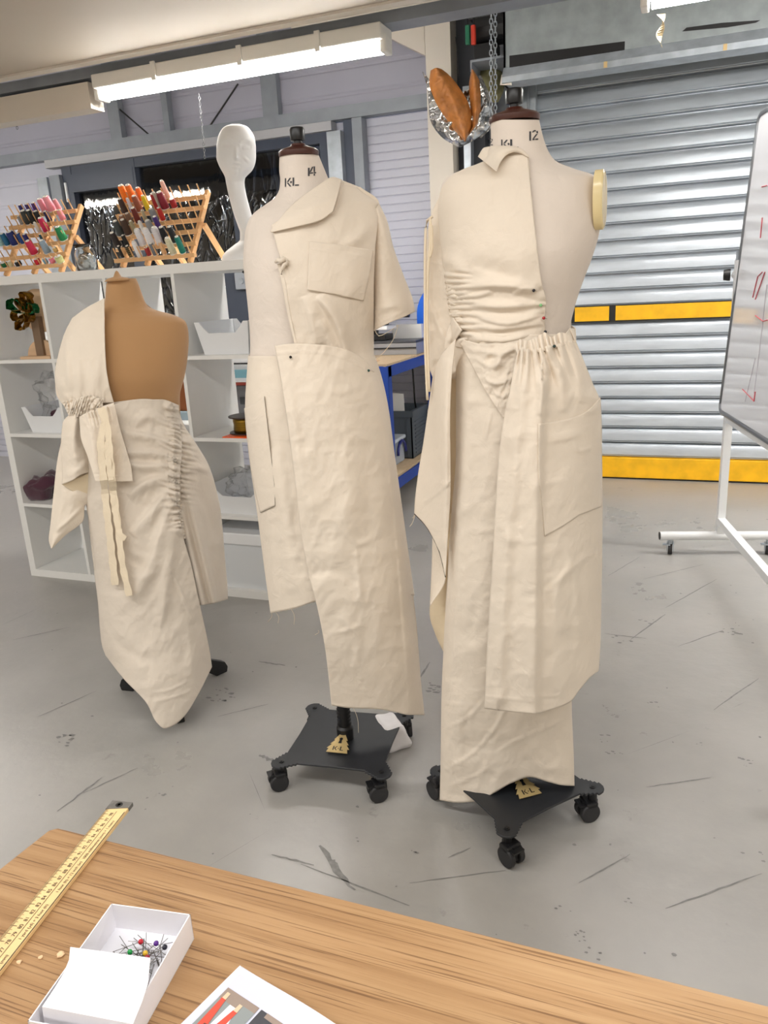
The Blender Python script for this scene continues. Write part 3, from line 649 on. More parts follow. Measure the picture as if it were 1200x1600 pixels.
SPO = {'b': [((255, 128, 20), 'bright orange', 225, 140, 270, 320, 85), ((250, 120, 25), 'orange', 310, 130, 340, 310, 80), ((255, 112, 30), 'vivid orange', 400, 160, 425, 300, 65), ((190, 180, 165), 'grey beige', 570, 150, 600, 330, 50),
 ((238, 190, 175), 'peach pink', 655, 130, 695, 310, 55), ((66, 44, 36), 'dark brown', 205, 260, 245, 410, 70), ((214, 208, 215), 'lilac white', 300, 250, 320, 400, 40), ((150, 78, 52), 'rust', 365, 245, 400, 410, 75),
 ((228, 200, 40), 'yellow', 465, 270, 490, 430, 55), ((165, 22, 30), 'red', 545, 220, 590, 385, 70), ((128, 18, 42), 'crimson', 630, 215, 665, 390, 85), ((160, 25, 30), 'short scarlet', 750, 290, 760, 380, 65),
 ((112, 36, 26), 'red brown', 345, 360, 385, 520, 65), ((140, 96, 70), 'tan', 205, 425, 235, 520, 70), ((122, 88, 66), 'mid brown', 265, 400, 300, 510, 70), ((170, 160, 130), 'olive beige', 435, 340, 460, 470, 40),
 ((132, 138, 142), 'mid grey', 525, 345, 560, 480, 75), ((190, 34, 28), 'bright red', 610, 365, 640, 500, 55), ((62, 68, 68), 'charcoal green', 150, 500, 200, 650, 85), ((70, 48, 36), 'chocolate brown', 235, 490, 280, 650, 80),
 ((158, 150, 118), 'khaki', 315, 480, 350, 620, 50), ((236, 236, 232), 'slim white', 405, 470, 435, 600, 45), ((150, 154, 156), 'light grey', 485, 460, 520, 590, 75), ((62, 30, 110), 'purple', 570, 450, 610, 610, 60),
 ((236, 236, 240), 'white', 385, 590, 430, 760, 75), ((240, 240, 243), 'bluish white', 475, 580, 515, 750, 80), ((226, 224, 230), 'greyish white', 555, 570, 610, 740, 85), ((20, 22, 26), 'black', 645, 560, 680, 730, 75),
 ((22, 26, 34), 'blue black', 725, 555, 765, 720, 70), ((44, 36, 36), 'brown black', 120, 615, 170, 770, 75), ((26, 26, 26), 'jet black', 230, 640, 265, 760, 50), ((18, 18, 20), 'slim black', 185, 760, 225, 885, 45),
 ((120, 100, 50), 'gold striped black', 270, 750, 310, 870, 55), ((238, 238, 240), 'cool white', 350, 710, 395, 870, 60), ((170, 50, 50), 'small maroon', 480, 780, 495, 870, 50), ((110, 116, 122), 'slate grey', 540, 740, 560, 870, 55),
 ((226, 184, 140), 'peach beige', 625, 730, 655, 860, 50), ((222, 218, 188), 'cream', 710, 680, 745, 850, 75), ((12, 124, 110), 'teal', 795, 670, 845, 840, 65)],
 'a': [((34, 26, 110), 'navy', 260, 310, 285, 430, 75), ((92, 48, 128), 'purple', 340, 310, 365, 430, 80), ((84, 40, 120), 'violet', 415, 295, 440, 420, 75), ((240, 150, 165), 'light pink', 495, 280, 535, 440, 85),
 ((244, 158, 172), 'wide pink', 570, 270, 620, 450, 105), ((240, 150, 160), 'slim pink', 665, 295, 700, 430, 65), ((235, 140, 152), 'rose pink', 715, 430, 750, 560, 75), ((140, 136, 134), 'taupe grey', 240, 480, 270, 590, 60),
 ((52, 56, 54), 'dark green grey', 310, 430, 350, 600, 95), ((22, 26, 26), 'tall black', 390, 425, 412, 595, 90), ((20, 18, 20), 'black', 460, 410, 482, 560, 80), ((26, 26, 84), 'dark navy', 550, 440, 590, 570, 65),
 ((206, 34, 84), 'cerise', 510, 515, 555, 690, 85), ((214, 212, 204), 'slim off-white', 430, 560, 465, 690, 45), ((22, 76, 92), 'petrol blue', 495, 690, 515, 790, 55), ((10, 132, 74), 'emerald green', 735, 620, 755, 790, 100),
 ((160, 206, 208), 'pale aqua', 10, 700, 30, 870, 80), ((18, 98, 138), 'teal blue', 85, 715, 105, 870, 80), ((22, 40, 110), 'wide royal blue', 180, 690, 195, 860, 115), ((22, 70, 140), 'cobalt blue', 255, 710, 280, 850, 60),
 ((30, 28, 104), 'midnight blue', 315, 680, 340, 800, 75), ((204, 40, 80), 'raspberry', 365, 780, 410, 950, 95), ((156, 178, 196), 'powder blue', 540, 770, 565, 935, 90), ((216, 178, 110), 'small gold', 660, 880, 665, 940, 60),
 ((200, 24, 44), 'small red', 455, 1010, 460, 1080, 75), ((120, 160, 176), 'small blue grey', 540, 1000, 550, 1070, 55), ((236, 130, 150), 'small pink', 630, 1000, 630, 1070, 65), ((216, 220, 150), 'small lime cream', 715, 985, 720, 1065, 95),
 ((14, 100, 52), 'small green', 70, 1060, 72, 1118, 80), ((212, 200, 160), 'small cream', 140, 1045, 145, 1112, 65), ((16, 16, 22), 'small black', 230, 1040, 232, 1102, 80)]}
ROWN = ['bottom row', 'second row', 'third row', 'fourth row', 'fifth row', 'top row']
CONE_CORE = mat('cone_core', (238, 236, 230), .5)
NEIGH = {'a': 'of the rack beside the glass jar', 'b': 'of the rack nearest the display head'}
def cone(key, col, cname, tx, ty, bx, by, wpx):
    pts, sc, ox = RK[key]
    u, v = ox+bx/sc, 270+by/sc
    best = None
    for i, (a, b) in enumerate(pts):           # the slat whose height fits the foot of the cone
        q = Vector(at(u, v, a.y)); dz = abs(q.z-(a.z+.010))
        if best is None or dz < best[0]: best = (dz, i, q)
    dz, i, q = best; a = pts[i][0]; q.z = a.z+.011
    wdt = wpx/sc/FOC*3.28; L = math.hypot(bx-tx, by-ty)/sc/FOC*3.30/.97
    small = cname.startswith('small') or cname.startswith('short')
    t = thing('thread_reel' if small else 'thread_cone', f'{cname} thread {"reel" if small else "cone"} in the {ROWN[i]} {NEIGH[key]}', 'thread reel' if small else 'thread cone', (0, 0, 0), 'threads '+NEIGH[key])
    Q = Vector((0, 0, 1)).rotation_difference(PEG)
    t.rotation_mode = 'QUATERNION'; t.rotation_quaternion = Q; t.location = q; ORG[t] = Vector((0, 0, 0))
    m = mat('thread_'+cname.replace(' ', '_'), col, .55, vary=.14, vscale=30, stretch=(1, 1, 24), bump=.35, bscale=60)
    r = wdt/2
    if small: prof = [(r*.75, .002), (r, .004), (r, L-.004), (r*.75, L-.002)]; core = [(.006, 0), (r*.95, 0), (r*.95, .002), (.006, .002), (.006, L), (r*.8, L), (r*.8, L+.002), (.004, L+.002)]
    else: prof = [(r*.9, .003), (r*1.05, .006), (r*.98, L*.35), (r*.84, L*.9), (r*.7, L*.95)]; core = [(r*.5, 0), (r*1.0, 0), (r*1.0, .003), (r*.6, .004), (r*.5, L*.9), (r*.55, L), (r*.4, L), (r*.3, L-.003)]
    MB().lathe(prof, n=14).build('wound_thread', m, t, True); MB().lathe(core, n=12).build('core', CONE_CORE, t, angle=40)
    if cname.startswith('gold'):
        for k in range(5): MB().tube([(r*1.02*math.cos(a_), r*1.02*math.sin(a_), L*(.15+.15*k)+.012*a_/6.28) for a_ in [j*math.pi/6 for j in range(13)]], .0022, 5).build('black_twist', BLACK, t, True)
for key in 'ba':
    for s in SPO[key]: cone(key, *s)
# glass jar and offcuts behind the racks
gj = at(137, 421, SY+.22)
jr = thing('glass_jar', 'clear glass jar of silvery scraps between the two thread racks', 'jar', (gj[0], gj[1], TOPZ))
JG = mat('jar_glass', (235, 240, 242), .05, trans=1.0); 
MB().lathe([(.045, 0), (.048, .004), (.048, .085), (.042, .10), (.042, .118), (.040, .118), (.040, .10), (.045, .085), (.045, .006), (0, .005)], (gj[0], gj[1], TOPZ), 28).build('glass', JG, jr, True)
mb = MB(); mb.ball((gj[0], gj[1], TOPZ+.047), .040, 3, 1.0)
for v in mb.bm.verts: v.co += Vector((mn.noise(v.co*60), mn.noise(v.co*60+Vector((9, 0, 0))), mn.noise(v.co*60+Vector((0, 9, 0)))))*.012
mb.build('scraps', mat('silver_scraps', (190, 190, 188), .25, metal=.9), jr)
MB().box(gj[0]-.05, gj[0]+.04, gj[1]-.03, gj[1]+.03, TOPZ+.119, TOPZ+.125).build('lid', BLACK, jr)
q = at(117, 425, SY+.24); mb = MB(); mb.bar((q[0], SY+.26, TOPZ+.004), (q[0]-.02, SY+.34, TOPZ+.15), .03, .004, (1, 0, 0)); tag(mb.build('ruler_strip', mat('aluminium', (176, 178, 180), .35, metal=.6)), 'short flat grey strip leaning behind the rack beside the glass jar', 'strip')
# ------------------------------------------------------------------ blue workbench at the back wall
BLUE = mat('blue_powder_coat', (22, 62, 150), .45); CHIP = mat('chipboard', (196, 172, 140), .8, vary=.12, vscale=50)
bx0, bx1, by0, by1 = -2.45, -1.585, 4.20, 5.18
wb = thing('workbench', 'blue steel framed workbench with chipboard top and lower shelf', 'workbench', ((bx0+bx1)/2, (by0+by1)/2, 0))
MB().box(bx0+.01, bx1-.005, by0+.01, by1, .885, .90).build('bench_top', CHIP, wb)
MB().box(bx0+.03, bx1-.02, by0+.03, by1-.02, .195, .208).build('lower_shelf', CHIP, wb)
for x, y in ((bx0, by0), (bx1-.06, by0), (bx0, by1-.06), (bx1-.06, by1-.06)):
    mb = MB(); mb.box(x, x+.06, y, y+.004, 0, .885); xx = x if x < -2 else x+.056; mb.box(xx, xx+.004, y, y+.06, 0, .885)
    for k in range(14): mb.cyl((x+.03, y-.001, .1+k*.056), (x+.03, y+.003, .1+k*.056), .006, n=8)
    mb.build('leg', BLUE, wb)
for z0, z1 in ((.825, .888), (.135, .197)):
    for y in (by0, by1-.02): MB().box(bx0+.03, bx1-.03, y+.004, y+.02, z0, z1).build('rail', BLUE, wb)
    for x in (bx0, bx1-.014): MB().box(x, x+.014, by0+.01, by1-.01, z0, z1).build('side_rail', BLUE, wb)
def spot(u, v, z): return onz(u, v, z)
q = onz(640, 712, .21)
cr = thing('stacking_crate', 'dark grey stacking crate on the lower shelf of the blue workbench', 'crate', (q[0]-.12, q[1]+.2, .208))
CG = mat('crate_grey', (74, 82, 90), .5); cx0, cx1, cy0, cy1 = -2.05, -1.66, 4.80, 5.14
mb = MB()
for a in ((cx0, cx1, cy0, cy0+.008), (cx0, cx1, cy1-.008, cy1), (cx0, cx0+.008, cy0, cy1), (cx1-.008, cx1, cy0, cy1)): mb.box(*a, .21, .52)
mb.box(cx0, cx1, cy0, cy1, .209, .216); mb.build('tub', CG, cr)
mb = MB()
for a in ((cx0-.012, cx1+.012, cy0-.012, cy0+.01), (cx0-.012, cx1+.012, cy1-.01, cy1+.012), (cx0-.012, cx0+.01, cy0, cy1), (cx1-.01, cx1+.012, cy0, cy1)): mb.box(*a, .49, .53)
mb.build('rim', CG, cr)
mb = MB()
for k in range(9): mb.box(cx1, cx1+.006, cy0+.06, cy1-.06, .235+k*.026, .245+k*.026)
for k in range(4): mb.box(cx0+.05+k*.1, cx0+.06+k*.1, cy0-.006, cy0, .23, .48)
mb.build('ribs', CG, cr)
tag(MB().ext([(-2.0, 4.9, .30), (-1.74, 4.9, .30), (-1.745, 4.90, .63), (-2.0, 4.90, .655)], (0, .004, 0)).build('white_card', WHITE), 'white card standing up in the dark grey crate', 'card')
cb = thing('clear_box', 'small clear plastic box with blue clip handle in front of the grey crate', 'box', (-1.8, 4.66, .208))
CLB = mat('clear_polypropylene', (200, 210, 222), .25, alpha=.55)
MB().box(-1.93, -1.70, 4.56, 4.75, .209, .36, bev=.012).build('tub', CLB, cb); MB().box(-1.94, -1.69, 4.55, 4.76, .36, .385, bev=.008).build('lid', mat('frosted_lid', (205, 214, 224), .4, alpha=.8), cb)
NAVY = mat('navy_clip', (24, 34, 110), .4)
MB().tube([(-1.685, 4.655+.075*math.cos(a), .275+.085*math.sin(a)) for a in [k*math.pi/10 for k in range(11)]], .010, 8).build('clip_handle', NAVY, cb, True)
MB().tube([(-1.815+.075*math.cos(a), 4.545, .275+.085*math.sin(a)) for a in [k*math.pi/10 for k in range(11)]], .010, 8).build('clip_handle', NAVY, cb, True)
tag(MB().tube([Vector((-1.72, 5.12, .40)), Vector((-1.70, 5.0, .56)), Vector((-1.62, 4.75, .80)), Vector((-1.61, 4.70, .86)), Vector((-1.60, 4.69, .90))], .006, 8).build('power_cable', BLACK, smooth=True), 'black cable running down behind the bench rail to the grey crate', 'cable')
# on the bench
tag(MB().box(-2.35, -1.72, 4.25, 4.42, .90, .903).build('brown_paper', mat('tan_paper', (214, 178, 140), .8)), 'tan pattern paper lying at the front of the blue workbench', 'paper')
ct = thing('aluminium_case', 'long grey metal case along the workbench, behind the tan paper', 'case', (-1.95, 4.85, .90))
MB().box(-2.4, -1.60, 4.78, 4.98, .90, .975, bev=.004).build('case_body', mat('satin_aluminium', (165, 166, 170), .4, metal=.4), ct); MB().box(-2.4, -1.60, 4.775, 4.985, .978, .99).build('case_lid', mat('dark_grey_trim', (70, 72, 78), .5), ct)
MB().box(-1.98, -1.6, 4.772, 4.78, .94, .948).build('seam_line', BLACK, ct)
hb_ = thing('heat_press', 'blue and black press with white tray on the workbench beside the blue board', 'press', (-1.95, 4.9, .99))
MB().box(-2.3, -1.82, 4.80, 4.96, .992, 1.03, bev=.005).build('base', BLACK, hb_); MB().box(-2.3, -1.80, 4.79, 4.97, 1.06, 1.085, bev=.004).build('tray', WPLAS, hb_)
MB().box(-2.28, -1.84, 4.8, 4.95, 1.085, 1.14, bev=.006).build('arm', BLACKM, hb_); MB().ext([(-2.28, 4.79, 1.14), (-1.80, 4.79, 1.15), (-1.70, 4.79, 1.20), (-2.28, 4.79, 1.21)], (0, .15, 0)).build('hood', mat('press_blue', (24, 84, 190), .4), hb_)
MB().cyl((-1.76, 4.84, 1.15), (-1.66, 4.84, 1.15), .018, n=14).build('knob', BLACK, hb_)
MB().box(-2.2, -2.16, 4.84, 4.9, 1.03, 1.06).build('spacer', BLACK, hb_); MB().box(-1.95, -1.9, 4.84, 4.9, 1.03, 1.06).build('spacer', BLACK, hb_)
tag(MB().box(-1.84, -1.63, 4.99, 5.03, .99, 1.08).build('white_carton', WHITE), 'white carton on the workbench between the press and blue board', 'carton')
q = [at(638, 545, 5.08), at(664, 440, 5.08)]
pts = [(q[0][0], 5.08, .99)]+[(-1.43+.245*math.cos(a), 5.08, 1.17+.20*math.sin(a)) for a in [math.pi-k*math.pi/24 for k in range(25)]]+[(-1.19, 5.08, .99)]
bd = tag(MB().ext([(-1.675, 5.04, .90), *[(-1.43+.245*math.cos(a), 5.04, 1.13+.24*math.sin(a)) for a in [math.pi-k*math.pi/24 for k in range(25)]], (-1.185, 5.04, .90)], (0, .02, 0)).build('blue_board', mat('bright_blue_board', (12, 96, 212), .5)), 'bright blue round topped board standing on the workbench', 'board')
rdx = at(675, 592, 4.9); tag(MB().cyl((rdx[0]-.01, 4.9, 0), (rdx[0]-.01, 4.9, rdx[2]+.10), .035, n=16).build('extinguisher', mat('red_paint', (170, 24, 26), .4)), 'red cylinder standing behind the drawstring cords, beside the blue workbench', 'cylinder') if False else None

# ------------------------------------------------------------------ mobile whiteboard
wbd = thing('mobile_whiteboard', 'mobile whiteboard on white frame with castors and red marker lines', 'whiteboard', (.21, 3.85, 0))
WF = mat('white_frame_paint', (232, 234, 236), .35); BSURF = mat('whiteboard_enamel', (236, 238, 244), .07, spec=.6); ALU = mat('board_trim', (150, 154, 160), .35, metal=.7)
D = Vector((.20, -.98, 0)).normalized(); P0 = Vector((.212, 3.85, 0)); SIDE = Vector((D.y, -D.x, 0))*-1    # SIDE points to +x
if SIDE.x < 0: SIDE = -SIDE
foot_dir = Vector((.44, .095, 0)).normalized()
for k in (0, 1):
    p = P0+D*(1.9*k)
    f = thing_ = MB().cyl(p-foot_dir*.275+Vector((0, 0, .095)), p+foot_dir*.275+Vector((0, 0, .095)), .021, n=16).build('foot_bar', WF, wbd, angle=40)
    for s in (-1, 1):
        MB().cyl(p+foot_dir*s*.276+Vector((0, 0, .095)), p+foot_dir*s*.279+Vector((0, 0, .095)), .0195, n=16).build('end_plug', BLACK, f)
        c = p+foot_dir*s*.225
        cs = MB().cyl(c+Vector((0, 0, .055)), c+Vector((0, 0, .078)), .012, n=10).box(c.x-.016, c.x-.012, c.y-.014, c.y+.02, .02, .06).box(c.x+.012, c.x+.016, c.y-.014, c.y+.02, .02, .06).box(c.x-.035, c.x+.0, c.y-.02, c.y+.0, .05, .056).build('castor', GALV, wbd)
        MB().cyl((c.x-.010, c.y+.006, .028), (c.x+.010, c.y+.006, .028), .028, n=20).build('wheel', RUBBER, cs, angle=40)
    MB().bar(p+Vector((0, 0, .1)), p+Vector((0, 0, 1.36)), .034, .034, D).build('post', WF, wbd)
MB().bar(P0+D*.0+Vector((0, 0, .17)), P0+D*1.9+Vector((0, 0, .17)), .034, .034).build('cross_bar', WF, wbd)
MB().bar(P0+D*.0+Vector((0, 0, .665)), P0+D*1.9+Vector((0, 0, .665)), .03, .03).build('upper_bar', WF, wbd)
til = math.radians(3.4); UPB = (Vector((0, 0, 1))*math.cos(til)+SIDE*math.sin(til)).normalized(); NRM = UPB.cross(D).normalized()
if NRM.x > 0: NRM = -NRM
Bm = Matrix((D, UPB, NRM)).transposed().to_4x4(); 
O_ = Vector((.212, 3.85, 1.315))+D*.01; Bm.translation = O_
HB = .615
MB().box(0, 1.85, -HB, HB, -.008, .006, Bm).build('board_panel', BSURF, wbd)
mb = MB()
rr = .035
path = [(0, -HB+rr), (0, HB-rr)]+[(rr-rr*math.cos(a), HB-rr+rr*math.sin(a)) for a in [k*math.pi/12 for k in range(1, 7)]]+[(1.85, HB)]
mb.tube([Bm @ Vector((x, y, 0)) for x, y in path], .013, 8)
path = [(0, -HB+rr)]+[(rr-rr*math.cos(a), -HB+rr-rr*math.sin(a)) for a in [k*math.pi/12 for k in range(1, 7)]]+[(1.85, -HB)]
mb.tube([Bm @ Vector((x, y, 0)) for x, y in path], .013, 8); mb.build('board_trim', ALU, wbd, True)
mb = MB(); mb.cyl(P0+Vector((0, 0, 1.30))-D*.045, P0+Vector((0, 0, 1.30)), .02, n=12); mb.build('pivot_clamp', WF, wbd)
MB().lathe([(.0, -.03), (.022, -.028), (.026, -.01), (.026, .0), (0, .0)], P0+Vector((0, 0, 1.30))-D*.05-Vector((.022, 0, 0)), 12, Euler((0, math.pi/2, 0)).to_matrix().to_4x4()).build('clamp_knob', BLACK, wbd, angle=40)
MB().bar(P0+Vector((-.012, 0, 1.22))-D*.012, P0+Vector((-.008, 0, 1.40))-D*.012, .004, .03, D).build('clamp_plate', GALV, wbd)
RED = mat('red_marker', (214, 96, 108), .5); TAPEM = mat('beige_tape', (226, 208, 186), .6)
def onboard(u, v):
    d = Vector(rays(u, v)); t = (O_+NRM*.008-Vector(EYE)).dot(NRM)/d.dot(NRM); return Vector(EYE)+d*t
mb = MB()
for pl in (((1191, 425), (1184, 432), (1176, 465)), ((1195, 425), (1188, 445), (1180, 468)), ((1180, 493), (1192, 502), (1199, 500)), ((1160, 608), (1178, 627)), ((1178, 627), (1180, 612)), ((1191, 340), (1188, 372)), ((1198, 290), (1190, 292))):
    MB().tube([onboard(*p) for p in pl], .0022, 4).build('marker_stroke', RED, wbd)
mb = MB()
for pl in (((1198, 445), (1187, 545), (1178, 615)), ((1180, 560), (1164, 628))): MB().tube([onboard(*p) for p in pl], .0011, 4).build('faint_stroke', mat('faint_marker', (196, 190, 200), .5), wbd)

# ------------------------------------------------------------------ oak table in front
TZ = .70
tb = thing('oak_table', 'oak topped work table with pins, ruler and printed sheet on it', 'table', (.25, .15, 0))
OAK = oak_mat()
top = MB(); top.prism([(1.1, .607), (-.702, .607), (-.710, .600), (-.722, .45), (-.735, -.35), (1.1, -.35)], TZ-.028, TZ); bevel(top.build('table_top', OAK, tb), .002)
for x, y in ((-.62, .52), (1.02, .52), (-.64, -.27), (1.02, -.27)): MB().box(x-.025, x+.025, y-.025, y+.025, 0, TZ-.028).build('leg', STEEL, tb)
MB().box(-.62, 1.02, .50, .53, TZ-.09, TZ-.028).build('apron', STEEL, tb)
# metre rule
ra = Vector(onz(191, 1253, TZ+.006)); rb = Vector(onz(2, 1488, TZ+.006)); rd = (rb-ra).normalized(); rn = Vector((-rd.y, rd.x, 0))
if rn.x > 0: rn = -rn                                   # towards the graduated edge
RM = Matrix((-rd, rn, Vector((0, 0, 1)))).transposed().to_4x4(); RM.translation = Vector((ra.x, ra.y, TZ))   # local x runs up to the end, y to the ticks
ru = thing('metre_rule', 'wooden metre rule with metal end overhanging the oak table corner', 'ruler', (ra.x, ra.y, TZ))
BOX = mat('boxwood', (232, 198, 142), .5, vary=.1, vscale=12, stretch=(1, 1, 1)); INK = mat('ruler_ink', (30, 26, 22), .6)
HW = .0140
mb = MB(); mb.prism([(-1.01, -HW), (-.004, -HW), (.0, -HW+.004), (.0, HW-.004), (-.004, HW), (-1.01, HW)], 0, .0055, RM); bevel(mb.build('stick', BOX, ru), .0008)
mb = MB(); mb.prism([(-.010, -HW-.0006), (.0008, -HW-.0006), (.0012, HW+.0006), (-.016, HW+.0006), (-.013, 0)], .0008, .0062, RM); mb.build('metal_end', mat('dull_metal', (138, 136, 132), .4, metal=.7), ru)
MB().lathe([(.0022, .0063), (.0022, .0066), (.0046, .0066), (.0046, .0063)], (0, 0, 0), 16, RM @ Matrix.Translation((-.006, .001, 0))).build('eyelet', INK, ru)
mb = MB(); ZT = .0058
def rq(x0, x1, y0, y1): mb.poly([RM @ Vector(p) for p in ((x0, y0, ZT), (x1, y0, ZT), (x1, y1, ZT), (x0, y1, ZT))])
def rx(cm): return -.0045-(100-cm)*.01
for c10 in range(700, 990):
    x = rx(c10/10); L = .0078 if c10 % 10 == 0 else (.0058 if c10 % 5 == 0 else .0035); w_ = .00016 if c10 % 10 else .00028
    rq(x-w_, x+w_, HW-L, HW-.0003)
rq(-1.0, -.018, -.0028, -.0022); rq(-1.0, -.018, -HW+.0002, -HW+.0012)
mb.build('graduations', INK, ru)
def text_mesh(s, size, M_, name, m, parent, align='CENTER'):
    c = bpy.data.curves.new('lettering', 'FONT'); c.body = s; c.size = size; c.align_x = align; c.align_y = 'CENTER'
    o = bpy.data.objects.new('lettering', c); me = bpy.data.meshes.new_from_object(o); bpy.data.objects.remove(o); me.transform(M_); me.materials.clear()
    return link(name, me, m, parent)
for cm in range(72, 99):
    text_mesh(str(cm), .0062, RM @ Matrix.Translation((rx(cm), .0016, ZT+.0001)), 'number', INK, ru)
for cm, s in ((93.5, '1000 millimetres (mm) = 1 metre'), (87.3, '1 foot (ft) = 12 inch (in)'), (80.8, '1 yard (yd) = 3 foot (ft)'), (74.2, '1 inch (in) = 25.4 (mm)')):
    text_mesh(s, .0050, RM @ Matrix.Translation((rx(cm), -.0082, ZT+.0001)), 'conversion_text', INK, ru)
# pin box
pb = thing('pin_box', 'open white card box of pins on the oak table', 'box', (-.46, .45, TZ))
TLc, TRc = Vector((-.524, .499, 0)), Vector((-.436, .512, 0)); e1 = (TRc-TLc); wbx = e1.length; e1.normalize(); e2 = Vector((e1.y, -e1.x, 0))
PM = Matrix((e1, e2, Vector((0, 0, 1)))).transposed().to_4x4(); PM.translation = Vector((TLc.x, TLc.y, TZ)); LB, HB_ = .135, .031
# note: local y runs towards the camera
CARD = mat('white_card_stock', (236, 234, 238), .6, vary=.03, vscale=30); CARDIN = mat('card_inside', (222, 222, 228), .7)
t_ = .0011
MB().box(0, wbx, 0, LB, 0, .0012, PM).build('floor_panel', CARDIN, pb)
for a in ((0, t_, 0, LB), (wbx-t_, wbx, 0, LB), (0, wbx, 0, t_), (0, wbx, LB-t_, LB)): MB().box(*a, .0008, HB_, PM).build('side_wall', CARD, pb)
# folded lid lying across the near half
def lidpt(u, v, z): return Vector(onz(u, v, TZ+z))
mb = MB(); rows = []
pr_ = [((110, 1480), (235, 1497), .038), ((108, 1500), (233, 1517), .036), ((100, 1520), (231, 1538), .034), ((85, 1545), (222, 1566), .0335), ((66, 1573), (208, 1600), .034)]
for a, b, z_ in pr_:
    A, B = lidpt(*a, z_), lidpt(*b, z_); rows.append([mb.bm.verts.new(A.lerp(B, k/6)) for k in range(7)])
A, B = rows[-1][0].co.copy(), rows[-1][-1].co.copy()
rows.append([mb.bm.verts.new(A.lerp(B, k/6)+Vector((0.001, -.003, -.030))) for k in range(7)])
for ra_, rb_ in zip(rows, rows[1:]):
    for k in range(6): mb.bm.faces.new((ra_[k], ra_[k+1], rb_[k+1], rb_[k]))
o = mb.build('folded_lid', CARD, pb); solid(o, .0008)
# pins in the box
rnd = random.Random(11); PINM = mat('pin_steel', (120, 116, 112), .3, metal=.8)
def box_pin(u, v, c, cname, ang, el=.25):
    q = Vector(onz(u, v, TZ+.012)); d = Vector((math.cos(ang)*math.cos(el), math.sin(ang)*math.cos(el), -math.sin(el)))
    t = thing('glass_headed_pin', f'{cname} headed pin lying in the open white pin box', 'pin', tuple(q), 'pins in the white box')
    MB().ball(q, .0027, 2).build('head', mat('bead_'+cname.replace(' ', '_'), c, .2), t, True); MB().cyl(q, q+d*.03, .00035, n=5).build('shaft', PINM, t)
for u, v, c, n_, a, el in ((220, 1471.5, (190, 30, 46), 'red', 3.6, .28), (244, 1474, (86, 40, 130), 'purple', 4.2, .3), (203, 1487.5, (30, 150, 70), 'green', 2.6, .1), (227, 1489.5, (222, 180, 40), 'yellow', 2.2, .1), (230, 1496, (150, 30, 50), 'dark crimson', 1.5, .15), (257.5, 1480, (24, 22, 40), 'black', 4.4, .3)):
    box_pin(u, v, c, n_, a, el)
mb = MB()
for _ in range(110):
    p = PM @ Vector((rnd.gauss(wbx*.55, wbx*.16), rnd.gauss(.048, .016), rnd.uniform(.002, .010))); a = rnd.uniform(0, 6.28); d = Vector((math.cos(a), math.sin(a), rnd.uniform(-.15, .15)))*.013
    a_, b_ = p-d, p+d
    ok = all(.003 < (PM.inverted() @ x).x < wbx-.003 and .003 < (PM.inverted() @ x).y < LB-.003 and x.z > TZ+.0018 for x in (a_, b_))
    if ok: mb.cyl(a_, b_, .0004, n=4)
o = mb.build('steel_pins', PINM); o['kind'] = 'stuff'; tag(o, 'tangle of plain steel pins in the white box', 'pins')
# printed photograph sheet
ps = thing('printed_sheet', 'printed photo sheet lying on the oak table beside the pin box', 'sheet', (-.32, .46, TZ))
A, Bq, Cq = Vector(onz(375, 1510, TZ)), Vector(onz(515, 1600, TZ)), Vector(onz(288, 1600, TZ))
f1 = (Bq-A).normalized(); f2 = (Cq-A).normalized(); f2 = (f2-f1*f2.dot(f1)).normalized(); f3 = Vector((0, 0, 1))
SM = Matrix((f1, f2, f3)).transposed().to_4x4(); SM.translation = Vector((A.x, A.y, TZ))
def curl(x, y): return .0012+.004*max(0, 1-y/.03)*math.sin(min(x/.2, 1)*math.pi)**2
def sheet(name, x0, x1, y0, y1, dz, m, par, poly=None):
    mb = MB(); nx, ny = max(2, int(abs(x1-x0)/.006)), max(2, int(abs(y1-y0)/.006)); g = [[mb.bm.verts.new(SM @ Vector((x0+(x1-x0)*i/nx, y0+(y1-y0)*j/ny, curl(x0+(x1-x0)*i/nx, y0+(y1-y0)*j/ny)+dz))) for i in range(nx+1)] for j in range(ny+1)]
    for j in range(ny):
        for i in range(nx): mb.bm.faces.new((g[j][i], g[j][i+1], g[j+1][i+1], g[j+1][i]))
    return mb.build(name, m, par, True)
PAPER = mat('white_paper', (240, 240, 248), .5)
o = sheet('paper', 0, .21, 0, .16, 0, PAPER, ps); solid(o, .0003)
pic = sheet('picture', .007, .2, .007, .16, .0003, mat('print_lilac', (206, 208, 226), .4), ps)
def shp(pts, m, z=.0006, name='print_area'):
    mb = MB(); mb.poly([SM @ Vector((x, y, curl(x, y)+z)) for x, y in pts]); mb.build(name, m, pic)
PG = mat('print_dark_grey', (72, 72, 78), .4); PT = mat('print_taupe', (150, 134, 124), .4); PR = mat('print_red', (206, 84, 68), .4); PS = mat('print_skin', (216, 190, 160), .4); PW = mat('print_floor', (222, 222, 232), .4)
shp([(.009, .024), (.050, .024), (.050, .16), (.009, .16)], mat('print_mid_grey', (140, 146, 146), .4), .0005); shp([(.009, .024), (.050, .024), (.050, .036), (.009, .036)], PT, .0007)
shp([(.024, .036), (.049, .036), (.049, .16), (.020, .16)], PW, .0007)
shp([(.0525, .024), (.2, .024), (.2, .16), (.0525, .16)], PG, .0005)
shp([(.060, .024), (.2, .024), (.2, .030), (.060, .030)], PT, .0008); shp([(.012, .034), (.017, .034), (.026, .085), (.014, .090)], PR, .001); shp([(.031, .038), (.036, .038), (.034, .090), (.024, .086)], PR, .001)
